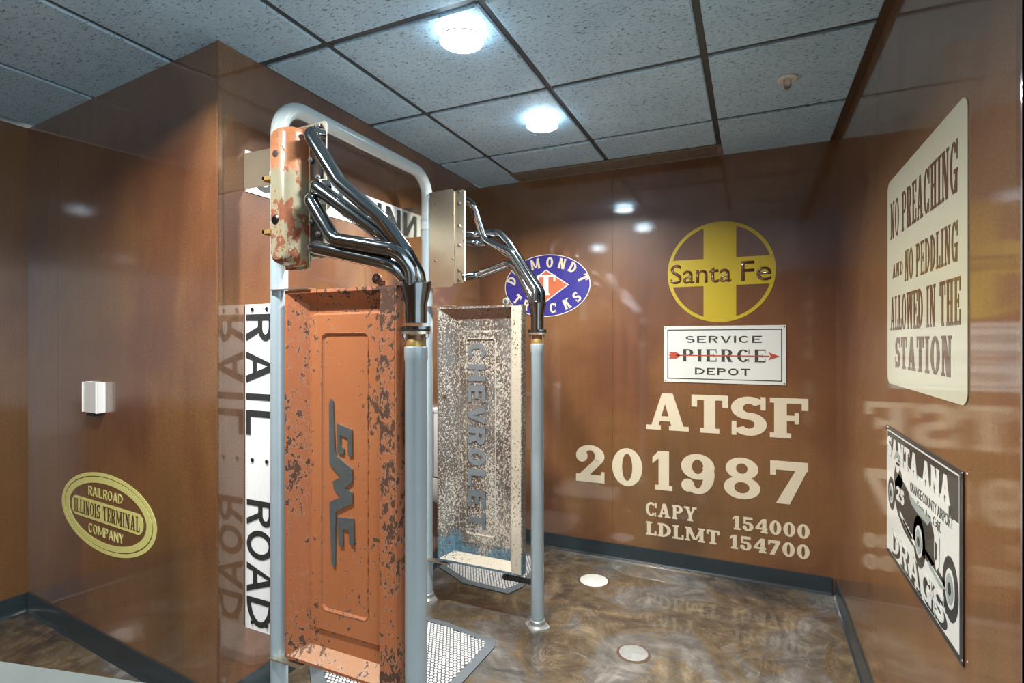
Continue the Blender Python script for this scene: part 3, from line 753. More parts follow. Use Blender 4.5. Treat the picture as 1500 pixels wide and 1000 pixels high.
# ================================================================== TAILGATES
def tailgate(name, label, x0, x1, z0, z1, yf, depth, ins, mats, beads, loc, slope, edge_mat):
    """pressed-steel pan facing -y: narrow front rim, sloping walls, recessed floor with raised beads"""
    t = thing(name, label, 'tailgate', loc)
    m_floor, m_rim, m_lip, m_left, m_right, m_top = mats
    rim = .012; yb = yf + depth
    il, ir, ib, it = ins
    A = [(x0, z0), (x1, z0), (x1, z1), (x0, z1)]                                        # outer
    Bq = [(x0 + rim, z0 + rim), (x1 - rim, z0 + rim), (x1 - rim, z1 - rim), (x0 + rim, z1 - rim)]
    Cq = [(x0 + il, z0 + ib), (x1 - ir, z0 + ib), (x1 - ir, z1 - it), (x0 + il, z1 - it)]  # floor of the pan
    def strip(name_, a, b, ya, yb_, i, mat, out=None):
        j = (i + 1) % 4; bm = BM()
        p = [Vector((a[i][0], ya, a[i][1])), Vector((a[j][0], ya, a[j][1])), Vector((b[j][0], yb_, b[j][1])), Vector((b[i][0], yb_, b[i][1]))]
        prism(bm, p, Vector((0, .0018, 0)))
        return obj(name_, bm, mat, t)
    sides = ['lower', 'right', 'upper', 'left']
    mw = [m_lip, m_right, m_top, m_left]
    # outer shell: sides and rolled rim as a single part
    bm = BM()
    for i in range(4):
        j = (i + 1) % 4
        q = [Vector((A[i][0], yf, A[i][1])), Vector((A[j][0], yf, A[j][1])), Vector((A[j][0], yb + .006, A[j][1])), Vector((A[i][0], yb + .006, A[i][1]))]
        bm.faces.new([bm.verts.new(v) for v in q])
        q = [Vector((A[i][0], yf, A[i][1])), Vector((A[j][0], yf, A[j][1])), Vector((Bq[j][0], yf - .0015, Bq[j][1])), Vector((Bq[i][0], yf - .0015, Bq[i][1]))]
        bm.faces.new([bm.verts.new(v) for v in q])
    bm.faces.new([bm.verts.new((p[0], yb + .006, p[1])) for p in A])
    bmesh.ops.remove_doubles(bm, verts=bm.verts, dist=.0001)
    obj('shell', bm, m_rim, t)
    for i, nm in enumerate(('bottom_wall', 'side_wall', 'top_wall', 'side_wall')):
        if i != 1: strip(nm, Bq, Cq, yf - .0015, yb, i, mw[i])
    # the side toward the exhaust pipe has a broad flat rim and a steep wall behind it
    xf = x1 - ir + slope
    obj('flat_rim', B(xf, x1 - rim * .5, yf - .0022, yf + .0002, z0 + rim * .6, z1 - rim * .6, .0008), m_right, t)
    bm = BM()
    prism(bm, [(xf, yf, z0 + rim), (xf, yf, z1 - rim), (x1 - ir, yb, z1 - it), (x1 - ir, yb, z0 + ib)], Vector((.0018, 0, 0)))
    obj('side_wall', bm, m_right, t)
    # floor with raised stepped panels
    bm = BM()
    loops = [[(p[0], yb, p[1]) for p in Cq]]
    def rrect(xa, xb, za, zb, r, y, n=5):
        pts = []
        for cx, cz, a0 in ((xb - r, zb - r, 0), (xa + r, zb - r, 90), (xa + r, za + r, 180), (xb - r, za + r, 270)):
            for k in range(n + 1):
                a = math.radians(a0 + 90 * k / n); pts.append((cx + r * math.cos(a), y, cz + r * math.sin(a)))
        return pts
    yl = yb
    levels = []
    for (xa, xb, za, zb, r, dy, w) in beads:
        levels.append(rrect(xa, xb, za, zb, r, yl)); yl += dy
        levels.append(rrect(xa + w, xb - w, za + w, zb - w, max(.004, r - w), yl))
    # outer floor ring
    vo = [bm.verts.new(p) for p in loops[0]]
    vi = [bm.verts.new(p) for p in levels[0]]
    n1 = len(vi) // 4
    # corners order of rrect: right-top, left-top, left-bottom, right-bottom ; Cq: lb, rb, rt, lt
    corner = [vo[2], vo[3], vo[0], vo[1]]
    for c in range(4):
        seg = vi[c * n1:(c + 1) * n1]
        for k in range(n1 - 1): bm.faces.new((corner[c], seg[k], seg[k + 1]))
        bm.faces.new((corner[c], seg[-1], vi[((c + 1) * n1) % len(vi)], corner[(c + 1) % 4]))
    prev = vi
    for lv in levels[1:]:
        cur = [bm.verts.new(p) for p in lv]
        for k in range(len(cur)):
            j = (k + 1) % len(cur)
            bm.faces.new((prev[k], prev[j], cur[j], cur[k]))
        prev = cur
    bm.faces.new(prev)
    f = obj('panel', bm, m_floor, t)
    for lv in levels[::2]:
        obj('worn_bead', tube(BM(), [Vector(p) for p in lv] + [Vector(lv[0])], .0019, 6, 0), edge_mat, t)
    return t, yl
GX0, GX1, GZ0, GZ1, GY = -1.659, -1.130, .274, 1.702, 1.520
t, yface = tailgate('truck_tailgate', 'orange rust-spotted pickup tailgate hung upright with GMC in dark raised letters', GX0, GX1, GZ0, GZ1, GY, .050,
    (.080, .076, .050, .054), ('gmc_paint', 'gmc_rim', 'gmc_lip', 'gmc_rim', 'gmc_edge', 'gmc_rim'),
    [(GX0 + .088, GX1 - .082, GZ0 + .115, GZ1 - .085, .03, -.010, .010), (GX0 + .150, GX1 - .155, GZ0 + .20, GZ1 - .165, .025, .007, .008)], (GX0, GY, GZ0), .006, 'gmc_edge')
gmc_y = yface - .0015
def cp(pts): return [atY(470 + a / 3.846, 580 + b / 3.846, gmc_y - .006) for a, b in pts]
for nm, pts in (('letter', [(57, 15), (66, 30), (76, 300), (88, 340), (174, 412), (174, 485), (132, 520), (176, 545), (176, 605), (82, 650), (78, 945), (70, 962), (60, 950), (48, 600), (60, 590), (108, 570), (72, 525), (66, 480), (108, 458), (48, 385), (46, 40)]),
                ('letter', [(90, 155), (172, 190), (173, 338), (152, 338), (150, 235), (108, 220), (108, 280), (128, 300), (126, 330), (92, 322)]),
                ('letter', [(92, 683), (182, 692), (185, 838), (160, 838), (158, 755), (122, 750), (122, 848), (100, 845)])):
    bm = prism(BM(), cp(pts), Vector((0, .0085, 0)))
    obj(nm, bm, 'badge', t)
obj('eyelet', lathe(BM(), atY(551, 408, GY + .015), [(.012, 0), (.019, .001), (.019, .010), (.012, .011)], 24, 'y'), 'gmc_rim', t, True)
obj('eyelet_bolt', hexbolt(BM(), atY(551, 408, GY + .015), (0, -1, 0), .010, .008), 'bolt', t)
obj('eyelet_tab', B(-1.222, -1.190, GY + .018, GY + .026, GZ1 - .002, GZ1 + .02), 'gmc_rim', t)

CX0, CX1, CZ0, CZ1, CY = -1.628, -1.105, .264, 1.700, 2.574
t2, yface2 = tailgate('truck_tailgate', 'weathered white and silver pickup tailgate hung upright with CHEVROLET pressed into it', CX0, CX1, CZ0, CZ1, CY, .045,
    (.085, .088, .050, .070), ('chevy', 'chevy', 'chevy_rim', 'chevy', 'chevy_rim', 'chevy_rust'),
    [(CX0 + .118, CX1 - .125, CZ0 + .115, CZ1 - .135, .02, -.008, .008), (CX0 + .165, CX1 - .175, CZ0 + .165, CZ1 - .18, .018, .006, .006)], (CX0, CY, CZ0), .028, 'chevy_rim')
# letters read from top to bottom, letter tops toward the exhaust pipe
z_top, z_bot = CZ1 - .195, CZ0 + .185
lx0 = -1.452; lx1 = -1.340
CH = (0.74, 0.24, 0.20, 0.0, 0.0)
word = 'CHEVROLET'; pitch = (z_top - z_bot) / len(word)
for k, ch in enumerate(word):
    za = z_top - pitch * (k + .08); zb = za - pitch * .80
    put_text(ch, CH, lambda a, b: (b, yface2 + .001, -a), -za, -zb, lx0, lx1, (0, -1, 0), .0065, 'badge_grey', t2)
for px, py in ((651, 580),):
    obj('rivet', lathe(BM(), atY(px, py, CY + .006), [(.009, -.006), (.011, 0), (.011, .004)], 16, 'y'), 'rustpipe', t2, True)
obj('eyelet', lathe(BM(), atY(741, 441, CY + .015), [(.012, 0), (.019, .001), (.019, .010), (.012, .011)], 24, 'y'), 'covermetal', t2, True)
obj('eyelet_bolt', hexbolt(BM(), atY(741, 441, CY + .015), (0, -1, 0), .010, .008), 'bolt', t2)
obj('lower_strap', B(-1.235, -1.066, CY + .050, CY + .056, .205, .235), 'dark', t2)
obj('strap_knob', lathe(BM(), (-1.225, CY + .046, .222), [(.010, 0), (.016, -.004), (.016, .006), (.01, .010)], 16, 'y'), 'dark', t2, True)

# ================================================================== EXHAUST PIPES WITH HEADERS
def exhaust(label, x, y, r, top, tubes, tr, zt, collars, strip):
    """upright pipe with foot, flange joint, collector and four header tubes"""
    t = thing('exhaust_post', label, 'exhaust pipe', (x, y, 0))
    z_pipe, z_fl, z_c0, z_c1 = zt
    obj('pipe', lathe(BM(), (x, y, 0), [(r, .002), (r, z_pipe - .05), (r + .0025, z_pipe - .046), (r + .0025, z_pipe - .004), (r - .001, z_pipe)], 32), 'pipe', t, True)
    obj('foot_flange', foot(BM(), x, y, r), 'covermetal', t, True)
    obj('pipe_dome', lathe(BM(), (x, y, z_pipe), [(r - .003, -.001), (r - .003, .008), (r * .8, .022), (r * .4, .030), (.002, .032)], 28), 'gold', t, True)
    obj('stub_tube', lathe(BM(), (x, y + .004, z_pipe + .004), [(r - .007, 0), (r - .007, z_fl - z_pipe - .008)], 28), 'rustpipe', t, True)
    for dx in (-1, 1): obj('stub_strap', B(x + dx * (r - .004) - .003, x + dx * (r - .004) + .003, y - .006, y + .006, z_pipe - .002, z_fl), 'plate', t)
    # flange pair: diamond plates with two bolts
    for nm, z0, z1, mat in (('flange', z_fl, z_fl + .009, 'plate'), ('gasket', z_fl + .0092, z_fl + .0165, 'dark'), ('flange', z_fl + .0167, z_fl + .026, 'chrome_dark')):
        pts = []
        for k in range(40):
            a = 2 * PI * k / 40
            rr = r + .005 + .011 * abs(math.cos(a)) ** 4
            pts.append((x + rr * math.cos(a), y + rr * math.sin(a) * .95, z0))
        obj(nm, prism(BM(), pts, Vector((0, 0, z1 - z0))), mat, t)
    for dx in (-1, 1):
        obj('flange_bolt', hexbolt(BM(), (x + dx * (r + .0075), y - .004, z_fl - .0002), (0, 0, -1), .008, .011), 'bolt', t)
    obj('collector', lathe(BM(), (x, y, z_c0), [(r - .001, 0), (r - .001, (z_c1 - z_c0) * .45), (top, (z_c1 - z_c0) * .9), (top, z_c1 - z_c0)], 32), 'chrome_dark', t, True)
    obj('weld_bead', tube(BM(), [(x + (top - .001) * math.cos(2 * PI * k / 24), y + (top - .001) * math.sin(2 * PI * k / 24), z_c1 + .003 * math.sin(k * 2.1)) for k in range(25)], .0035, 8, 0), 'chrome', t, True)
    for pts in tubes: obj('header_tube', tube(BM(), pts, tr, 20, .075), 'chrome', t, True)
    if strip:
        obj('side_channel', box(B(x - r - .016, x - r - .013, y + .022, y + .05, strip[0], strip[1]), x - r - .016, x - r + .004, y + .046, y + .05, strip[0], strip[1]), 'rustpipe', t)
        obj('channel_edge', B(x - r - .004, x - r - .001, y + .010, y + .046, strip[0], strip[1]), 'plate', t)
    return t
E1x, E1y = -1.072, 1.556
def A(px, py, y): return tuple(atY(px, py, y))
z415, z472, z484, z507 = (atY(606, q, E1y).z for q in (415, 473, 485, 507))
tb = [
 [A(470, 198, 1.5405), A(452, 194, 1.470), A(497.6, 268, 1.462), A(562, 323, 1.475), A(594, 368, 1.50), A(612, 402, 1.535), (E1x + .018, E1y, z415 - .03)],
 [A(478, 274, 1.5405), A(459, 270, 1.475), A(556, 342, 1.505), A(590, 376, 1.54), A(607, 404, 1.57), (E1x + .002, E1y + .022, z415 - .03)],
 [A(472, 293, 1.5405), A(452.5, 288, 1.470), A(489, 351, 1.462), A(585, 367, 1.478), A(604, 395, 1.515), (E1x + .000, E1y - .020, z415 - .03)],
 [A(474, 364, 1.5405), A(455.5, 361, 1.472), A(574, 387, 1.500), A(594, 406, 1.545), (E1x - .024, E1y, z415 - .03)],
]
exhaust('near grey exhaust post beside the orange tailgate, topped by four polished header tubes', E1x, E1y, .0385, .053, tb, .0260, (z507, z484 - .010, z472, z415), [], (1.13, z484 - .012))
E2x, E2y = -1.030, 2.606
z443, z482, z490, z503 = (atY(787, q, E2y).z for q in (443, 483, 488, 503))
tb = [
 [A(676, 291, 2.6065), A(692, 297, 2.700), A(710, 352, 2.690), A(749, 371, 2.650), A(786, 428, 2.60), (E2x + .0, E2y - .018, z443 - .03)],
 [A(676, 343, 2.6065), A(694, 344, 2.700), A(732, 341, 2.710), A(746, 357, 2.69), A(793, 428, 2.63), (E2x + .020, E2y + .004, z443 - .03)],
 [A(676, 356, 2.6065), A(694, 357, 2.700), A(716, 354, 2.72), A(752, 378, 2.70), A(785, 430, 2.65), (E2x + .002, E2y + .020, z443 - .03)],
 [A(676, 406, 2.6065), A(700, 403, 2.690), A(752, 384, 2.660), A(779, 436, 2.612), (E2x - .020, E2y, z443 - .03)],
]
exhaust('far grey exhaust post beside the weathered tailgate, topped by four polished header tubes', E2x, E2y, .0345, .046, tb, .0225, (z503, z490 - .006, z482, z443), [], None)

# ================================================================== VALVE COVER PLATES
t = thing('valve_cover', 'rusty orange and grey engine valve cover bolted high on the near post', 'valve cover', (-1.60, 1.54, 1.79))
yp = 1.548
bm = BM()
prism(bm, [(x, yp, z) for x, z in ((-1.690, 1.795), (-1.600, 1.782), (-1.570, 1.796), (-1.556, 1.820), (-1.484, 1.824), (-1.476, 1.832), (-1.476, 2.338), (-1.482, 2.346), (-1.690, 2.340))], Vector((0, .006, 0)))
obj('backing_plate', bm, 'plate', t)
# pressed dome: rounded rectangle rings rising toward the camera
def rr(xa, xb, za, zb, r, y, n=5):
    pts = []
    for cx, cz, a0 in ((xb - r, zb - r, 0), (xa + r, zb - r, 90), (xa + r, za + r, 180), (xb - r, za + r, 270)):
        for k in range(n + 1):
            a = math.radians(a0 + 90 * k / n); pts.append((cx + r * math.cos(a), y, cz + r * math.sin(a)))
    return pts
bm = BM(); prev = None
for xa, xb, za, zb, r, y in ((-1.690, -1.552, 1.785, 2.335, .02, yp - .001), (-1.690, -1.552, 1.785, 2.335, .02, yp - .006), (-1.680, -1.562, 1.795, 2.326, .03, yp - .008),
                             (-1.678, -1.566, 1.800, 2.322, .03, yp - .055), (-1.672, -1.578, 1.806, 2.315, .03, yp - .078), (-1.664, -1.594, 1.815, 2.306, .03, yp - .090)):
    cur = [bm.verts.new(p) for p in rr(xa, xb, za, zb, r, y)]
    if prev:
        for k in range(len(cur)):
            j = (k + 1) % len(cur); bm.faces.new((prev[k], prev[j], cur[j], cur[k]))
    prev = cur
bm.faces.new(prev)
obj('dome', bm, 'valve_cover', t, True)
c = Vector((-1.640, yp - .0895, 2.215))
obj('breather_hole', lathe(BM(), c, [(.014, .004), (.014, -.0015), (.010, -.002)], 20, 'y'), 'dark', t, True, label='black oval breather hole in the cover')
c2 = Vector((-1.640, yp - .0895, 1.965))
ca = obj('filler_cap', lathe(BM(), c2, [(.018, .004), (.018, -.002), (.012, -.006), (.011, -.006)], 20, 'y'), 'chrome_dark', t, True)
for z in (2.13, 1.925):
    obj('clip', box(B(-1.712, -1.668, yp - .088, yp - .076, z - .007, z + .007), -1.712, -1.702, yp - .088, yp - .038, z - .010, z + .010), 'gold', t)
# header flange with bolts
fb = BM()
prism(fb, [(x, yp - .006, z) for x, z in ((-1.545, 1.835), (-1.492, 1.835), (-1.485, 1.86), (-1.490, 1.90), (-1.490, 2.28), (-1.485, 2.32), (-1.495, 2.335), (-1.530, 2.335), (-1.545, 2.31))], Vector((0, .0055, 0)))
obj('header_flange', fb, 'chrome_dark', t)
for x, z in ((-1.505, 2.325), (-1.540, 2.20), (-1.505, 2.13), (-1.500, 2.045), (-1.540, 1.965), (-1.505, 1.915), (-1.505, 1.845)):
    obj('bolt', hexbolt(BM(), (x, yp - .0065, z), (0, -1, 0), .011, .009), 'bolt', t)
# far plate: the back of the same assembly faces the camera
t = thing('valve_cover', 'flat raw metal backing plate with bolts, high on the far post', 'valve cover', (-1.55, 2.62, 1.82))
y2 = 2.600
bm = BM(); prism(bm, [(x, y2, z) for x, z in ((-1.695, 1.815), (-1.548, 1.815), (-1.532, 1.832), (-1.532, 2.352), (-1.548, 2.370), (-1.695, 2.362))], Vector((0, -.006, 0)))
obj('backing_plate', bm, 'plate', t)
bm = BM(); prism(bm, [(x, y2 + .002, z) for x, z in ((-1.5315, 1.832), (-1.478, 1.835), (-1.468, 1.850), (-1.468, 2.345), (-1.478, 2.360), (-1.5315, 2.352))], Vector((0, .004, 0)))
obj('header_flange', bm, 'plate', t)
obj('flange_edge', B(-1.4685, -1.4655, y2 - .002, y2 + .010, 1.845, 2.350), 'white', t)
bm = BM(); prev = None
for xa, xb, za, zb, r, y in ((-1.685, -1.545, 1.83, 2.35, .02, y2 + .0005), (-1.68, -1.55, 1.835, 2.345, .03, y2 + .05), (-1.665, -1.57, 1.85, 2.33, .03, y2 + .085)):
    cur = [bm.verts.new(p) for p in rr(xa, xb, za, zb, r, y)]
    if prev:
        for k in range(len(cur)):
            j = (k + 1) % len(cur); bm.faces.new((prev[k], prev[j], cur[j], cur[k]))
    prev = cur
bm.faces.new(prev)
obj('dome', bm, 'valve_cover', t, True)
for px, py in ((672.5, 281), (672.5, 298), (672.5, 331), (672.5, 359), (672.5, 396), (672.5, 410)):
    obj('bolt', hexbolt(BM(), atY(px, py, y2 + .001), (0, -1, 0), .010, .009), 'bolt', t)
for px, py in ((664, 314), (663, 379), (637.5, 382), (638, 300)):
    obj('rivet', hexbolt(BM(), atY(px, py, y2 - .0065), (0, -1, 0), .006, .004), 'bolt', t)

# ================================================================== SIGNS BESIDE THE URINALS
# RAIL ROAD board: ribbed white panel between wall and near post
t = thing('railroad_sign', 'tall white ribbed board with RAIL ROAD in dark letters reading downward', 'sign', (-1.926, 1.560, .313))
bx0, bx1, bz0, bz1, by = -1.926, -1.764, .313, 1.659, 1.5600
bm = BM(); n = 24
prev = None
for k in range(n * 2 + 1):
    x = bx0 + (bx1 - bx0) * k / (n * 2); y = by + (.0012 if k % 2 else 0)
    cur = [bm.verts.new((x, y, bz0)), bm.verts.new((x, y, bz1)), bm.verts.new((x, by + .006, bz1)), bm.verts.new((x, by + .006, bz0))]
    if prev:
        for q in range(4): bm.faces.new((prev[q], prev[(q + 1) % 4], cur[(q + 1) % 4], cur[q]))
    else: bm.faces.new(cur)
    prev = cur
bm.faces.new(prev)
obj('board', bm, 'rrwhite', t)
fm = lambda a, b: (b, by - .0004, -a)
put_text('RAIL', (0.70, .16, .16, 0, 0), fm, -1.618, -1.118, bx0 + .006, bx0 + .160, (0, -1, 0), .0012, 'ink', t, gap=.26)
put_text('ROAD', (0.76, .16, .16, 0, 0), fm, -.850, -.330, bx0 + .010, bx0 + .160, (0, -1, 0), .0012, 'ink', t, gap=.13)
for z in (1.637, 1.015, .345):
    for x in (bx0 + .042, bx0 + .125):
        obj('bolt', lathe(BM(), (x, by, z), [(.009, 0), (.008, -.004), (.003, -.006)], 14, 'y'), 'chrome_dark', t, True)
# CROSSING board on the wall above the urinal
t = thing('crossing_sign', 'long white board with CROSSING in dark letters on the wall above the near urinal', 'sign', (XW, 1.56, 2.135))
obj('board', B(XW + .0006, XW + .005, 1.562, 2.646, 2.132, 2.306), 'rrwhite', t)
fm = lambda a, b: (XW + .0051, a, b)
put_text('CROSSIN', (0.62, .17, .17, 0, 0), fm, 1.590, 2.632, 2.150, 2.290, (1, 0, 0), .0012, 'ink', t, gap=.22)

# ================================================================== BACK WALL LETTERING
BK = lambda a, b: (a, YB - .0006, b); NB = (0, -1, 0); DP = .0012
def lettering(word, x0, x1, z0, z1, style, label, gap=None):
    t = thing('wall_lettering', label, 'lettering', (x0, YB, z0))
    put_text(word, style, BK, x0, x1, z0, z1, NB, DP, 'cream', t, gap=gap); return t
lettering('ATSF', -.651, .309, .912, 1.158, SLAB, 'large cream letters ATSF on the brown back wall below the white sign', .06)
lettering('201987', -1.148, .312, .508, .770, (0.95, .27, .14, .085, .125), 'large cream number 201987 across the back wall', .22)
lettering('CAPY', -.655, -.328, .325, .418, SLAB, 'small cream word CAPY on the back wall under the large number', .10)
lettering('154000', -.115, .319, .310, .398, SLAB, 'small cream number 154000 beside the word CAPY', .12)
lettering('LDLMT', -.655, -.188, .196, .286, SLAB, 'small cream word LDLMT just above the back baseboard', .10)
lettering('154700', -.131, .319, .186, .275, SLAB, 'small cream number 154700 beside the word LDLMT', .12)

# round Santa Fe emblem
t = thing('round_emblem', 'round yellow cross emblem reading Santa Fe high on the back wall', 'emblem', (-.186, YB, 1.63))
cx, cz, R_ = -.187, 1.953, .324
obj('ring', ellring(BM(), BK, cx, cz, R_, R_, R_ - .021, R_ - .021, NB, DP, 96), 'yellow', t)
cw = .098
def cross_poly():
    r = R_ - .010; a = math.asin(cw / r); h = .088; b = math.asin(h / r)
    arc = lambda a0, a1: [(cx + r * math.cos(a0 + (a1 - a0) * k / 8), cz + r * math.sin(a0 + (a1 - a0) * k / 8)) for k in range(9)]
    return [arc(PI / 2 - a, PI / 2 + a) + arc(3 * PI / 2 - a, 3 * PI / 2 + a), arc(-b, b) + [(cx + cw, cz + h), (cx + cw, cz - h)], arc(PI - b, PI + b) + [(cx - cw, cz - h), (cx - cw, cz + h)]]
for k, pl in enumerate(cross_poly()):
    bm = BM(); prism(bm, [BK(x, z) for x, z in pl], Vector(NB) * (DP + .00004 * (k + 1))); obj('cross_arm', bm, 'yellow', t)
BK2 = lambda a, b: (a, YB - .0021, b)
font_text('Santa', BK2, cx - .305, cx + .070, cz - .068, cz + .060, NB, .0006, 'brownink', t, weight=.006)
font_text('Fe', BK2, cx + .125, cx + .300, cz - .068, cz + .060, NB, .0006, 'brownink', t, weight=.006)

# white PIERCE sign
t = thing('pierce_sign', 'white rectangular SERVICE PIERCE DEPOT sign with a red arrow, on the back wall', 'sign', (-.535, YB, 1.236))
sx0, sx1, sz0, sz1 = -.535, .193, 1.236, 1.606
obj('plate', B(sx0, sx1, YB - .005, YB - .0006, sz0, sz1, .001), 'signwhite', t)
SP = lambda a, b: (a, YB - .0051, b)
bm = BM(); e = .022; w_ = .006
for x0, x1, z0, z1 in ((sx0 + e, sx1 - e, sz1 - e - w_, sz1 - e), (sx0 + e, sx1 - e, sz0 + e, sz0 + e + w_), (sx0 + e, sx0 + e + w_, sz0 + e, sz1 - e), (sx1 - e - w_, sx1 - e, sz0 + e, sz1 - e)):
    box(bm, x0, x1, YB - .0058, YB - .0049, z0, z1)
obj('border', bm, 'inkgrey', t)
put_text('SERVICE', SANS_W, SP, -.395, .058, 1.497, 1.541, NB, .0008, 'inkgrey', t, gap=.24)
put_text('PIERCE', (0.80, .24, .10, .03, .05), SP, -.415, .078, 1.375, 1.455, NB, .0008, 'inkgrey', t, gap=.32)
put_text('DEPOT', SANS_W, SP, -.338, -.008, 1.290, 1.334, NB, .0008, 'inkgrey', t, gap=.24)
za = 1.414
SP2 = lambda a, b: (a, YB - .0060, b)
bm = BM()
for pl in ([(-.455, za - .0035), (.10, za - .0035), (.10, za + .0035), (-.455, za + .0035)], [(.095, za - .024), (.158, za), (.095, za + .024), (.108, za)],
           [(-.505, za + .021), (-.452, za + .021), (-.430, za), (-.452, za - .021), (-.505, za - .021), (-.492, za - .011), (-.503, za), (-.492, za + .011)]):
    prism(bm, [SP2(x, z) for x, z in pl], Vector(NB) * .0006)
obj('arrow', bm, 'red', t, label='red arrow running through the word')
for x in (sx0 + .01, sx1 - .01):
    for z in (sz0 + .01, sz1 - .01):
        obj('screw', lathe(BM(), (x, YB - .005, z), [(.005, 0), (.004, -.002)], 12, 'y'), 'bolt', t, True)

# blue oval DIAMOND T TRUCKS
t = thing('oval_sign', 'blue oval DIAMOND T TRUCKS sign with an orange diamond, behind the far exhaust post', 'sign', (-1.376, YB, 1.69))
cx, cz, rx_, rz_ = -1.376, 1.915, .334, .228
obj('edge', ell(BM(), BK, cx, cz, rx_, rz_, NB, .003, 96), 'white', t)
D2 = lambda a, b: (a, YB - .0037, b)
obj('field', ell(BM(), D2, cx, cz, rx_ - .005, rz_ - .005, NB, .0008, 96), 'blue', t)
D3 = lambda a, b: (a, YB - .0046, b)
bm = BM(); prism(bm, [D3(cx + x, cz + z) for x, z in ((-.175, 0), (0, -.118), (.175, 0), (0, .118))], Vector(NB) * .0008); obj('diamond_outline', bm, 'white', t)
D4 = lambda a, b: (a, YB - .0055, b)
bm = BM(); prism(bm, [D4(cx + x, cz + z) for x, z in ((-.163, 0), (0, -.110), (.163, 0), (0, .110))], Vector(NB) * .0008); obj('diamond', bm, 'orange', t)
D5 = lambda a, b: (a, YB - .0064, b)
put_text('T', (0.95, .24, .10, .07, .09), D5, cx - .072, cx + .072, cz - .070, cz + .078, NB, .0008, 'white', t)
def arc_text(word, a0, a1, r_x, r_z, h, flip):
    lay, T = layout(word, (0.62, .21, .16, .035, .09), .14)
    for ch, gx, w, P in lay:
        bm = BM()
        mid = (gx + w / 2) / T; a = math.radians(a0 + (a1 - a0) * mid)
        bxx, bzz = cx + r_x * math.cos(a), cz + r_z * math.sin(a)
        nx, nz = math.cos(a) / r_x, math.sin(a) / r_z; l = math.hypot(nx, nz); nx, nz = nx / l, nz / l
        if flip: nx, nz = -nx, -nz
        tx, tz = nz, -nx
        for q, poly in enumerate(P):
            prism(bm, [D3(bxx + (px - w / 2) * h * tx + py * h * nx, bzz + (px - w / 2) * h * tz + py * h * nz) for px, py in poly], Vector(NB) * (.0008 + q * .00003))
        obj('letter', bm, 'cream', t)
arc_text('DIAMOND T', 174, 4, .250, .132, .076, False)
arc_text('TRUCKS', 207, 333, .316, .206, .074, True)

# ================================================================== RIGHT WALL SIGNS
RW = lambda a, b: (XR - .0006, -a, b); NR = (-1, 0, 0)
def rwb(y0, y1, z0, z1, x0, x1): return B(XR - x1, XR - x0, y0, y1, z0, z1)
t = thing('no_preaching_sign', 'tall cream sign on the right wall: NO PREACHING AND NO PEDDLING ALLOWED IN THE STATION', 'sign', (XR, 1.95, 1.354))
ya, yb_, za, zb = 2.343, 1.551, 1.354, 2.081
pl = []
r = .035
for cy_, cz_, a0 in ((-yb_ - r, zb - r, 0), (-ya + r, zb - r, 90), (-ya + r, za + r, 180), (-yb_ - r, za + r, 270)):
    for k in range(7):
        a = math.radians(a0 + 90 * k / 6); pl.append((cy_ + r * math.cos(a), cz_ + r * math.sin(a)))
bm = BM(); prism(bm, [RW(p[0], p[1]) for p in pl], Vector(NR) * .002); obj('plate', bm, 'creamsign', t)
RW2 = lambda a, b: (XR - .0027, -a, b)
def rwtext(word, px0, px1, z0, z1, style, gap=None):
    """text between two photo columns on the right wall"""
    a0, a1 = -atX(px0, 500, XR).y, -atX(px1, 500, XR).y
    put_text(word, style, RW2, a0, a1, z0, z1, NR, .0006, 'brownink', t, gap=gap)
rwtext('NO PREACHING', 1306, 1405, 1.868, 1.998, SLAB_C, .09)
rwtext('AND', 1309, 1324, 1.728, 1.774, SLAB_C, .12)
rwtext('NO PEDDLING', 1327, 1405, 1.700, 1.800, SLAB_C, .09)
rwtext('ALLOWED IN THE', 1306, 1409, 1.545, 1.662, SLAB_C, .07)
rwtext('STATION', 1313, 1396, 1.415, 1.520, (0.56, .20, .10, .06, .08), .10)

t = thing('drags_sign', 'black and white SANTA ANA DRAGS sign with a race car, on the right wall', 'sign', (XR, 1.97, .737))
ya, yb_, za, zb = 2.352, 1.578, .737, 1.197
obj('plate', rwb(yb_, ya, za, zb, .0006, .0036), 'ink', t)
obj('face', rwb(yb_ + .020, ya - .008, za + .018, zb - .012, .0037, .0045), 'signwhite', t)
Wd, Ht = ya - yb_, zb - za
def dm(u, v): return (XR - .0046, ya - u * Wd, za + v * Ht)
def dm2(u, v): return (XR - .0054, ya - u * Wd, za + v * Ht)
def dm3(u, v): return (XR - .0062, ya - u * Wd, za + v * Ht)
def dpoly(name_, pts, mat, f=dm, par=None): return obj(name_, prism(BM(), [f(*p) for p in pts], Vector(NR) * .0007), mat, par or t)
dpoly('top_band', [(.03, .965), (.97, .965), (.97, .72), (.88, .72), (.88, .80), (.42, .80), (.38, .82), (.03, .84)], 'ink')
put_text('SANTA ANA', (0.72, .24, .22, .04, .08), dm2, .03, .90, .775, .93, NR, .0007, 'signwhite', t, gap=.07)
font_text('ORANGE COUNTY AIRPORT', dm, .42, .92, .655, .72, NR, .0007, 'inkgrey', t)
font_text('Santa Ana, Calif.', dm, .52, .80, .565, .635, NR, .0007, 'inkgrey', t)
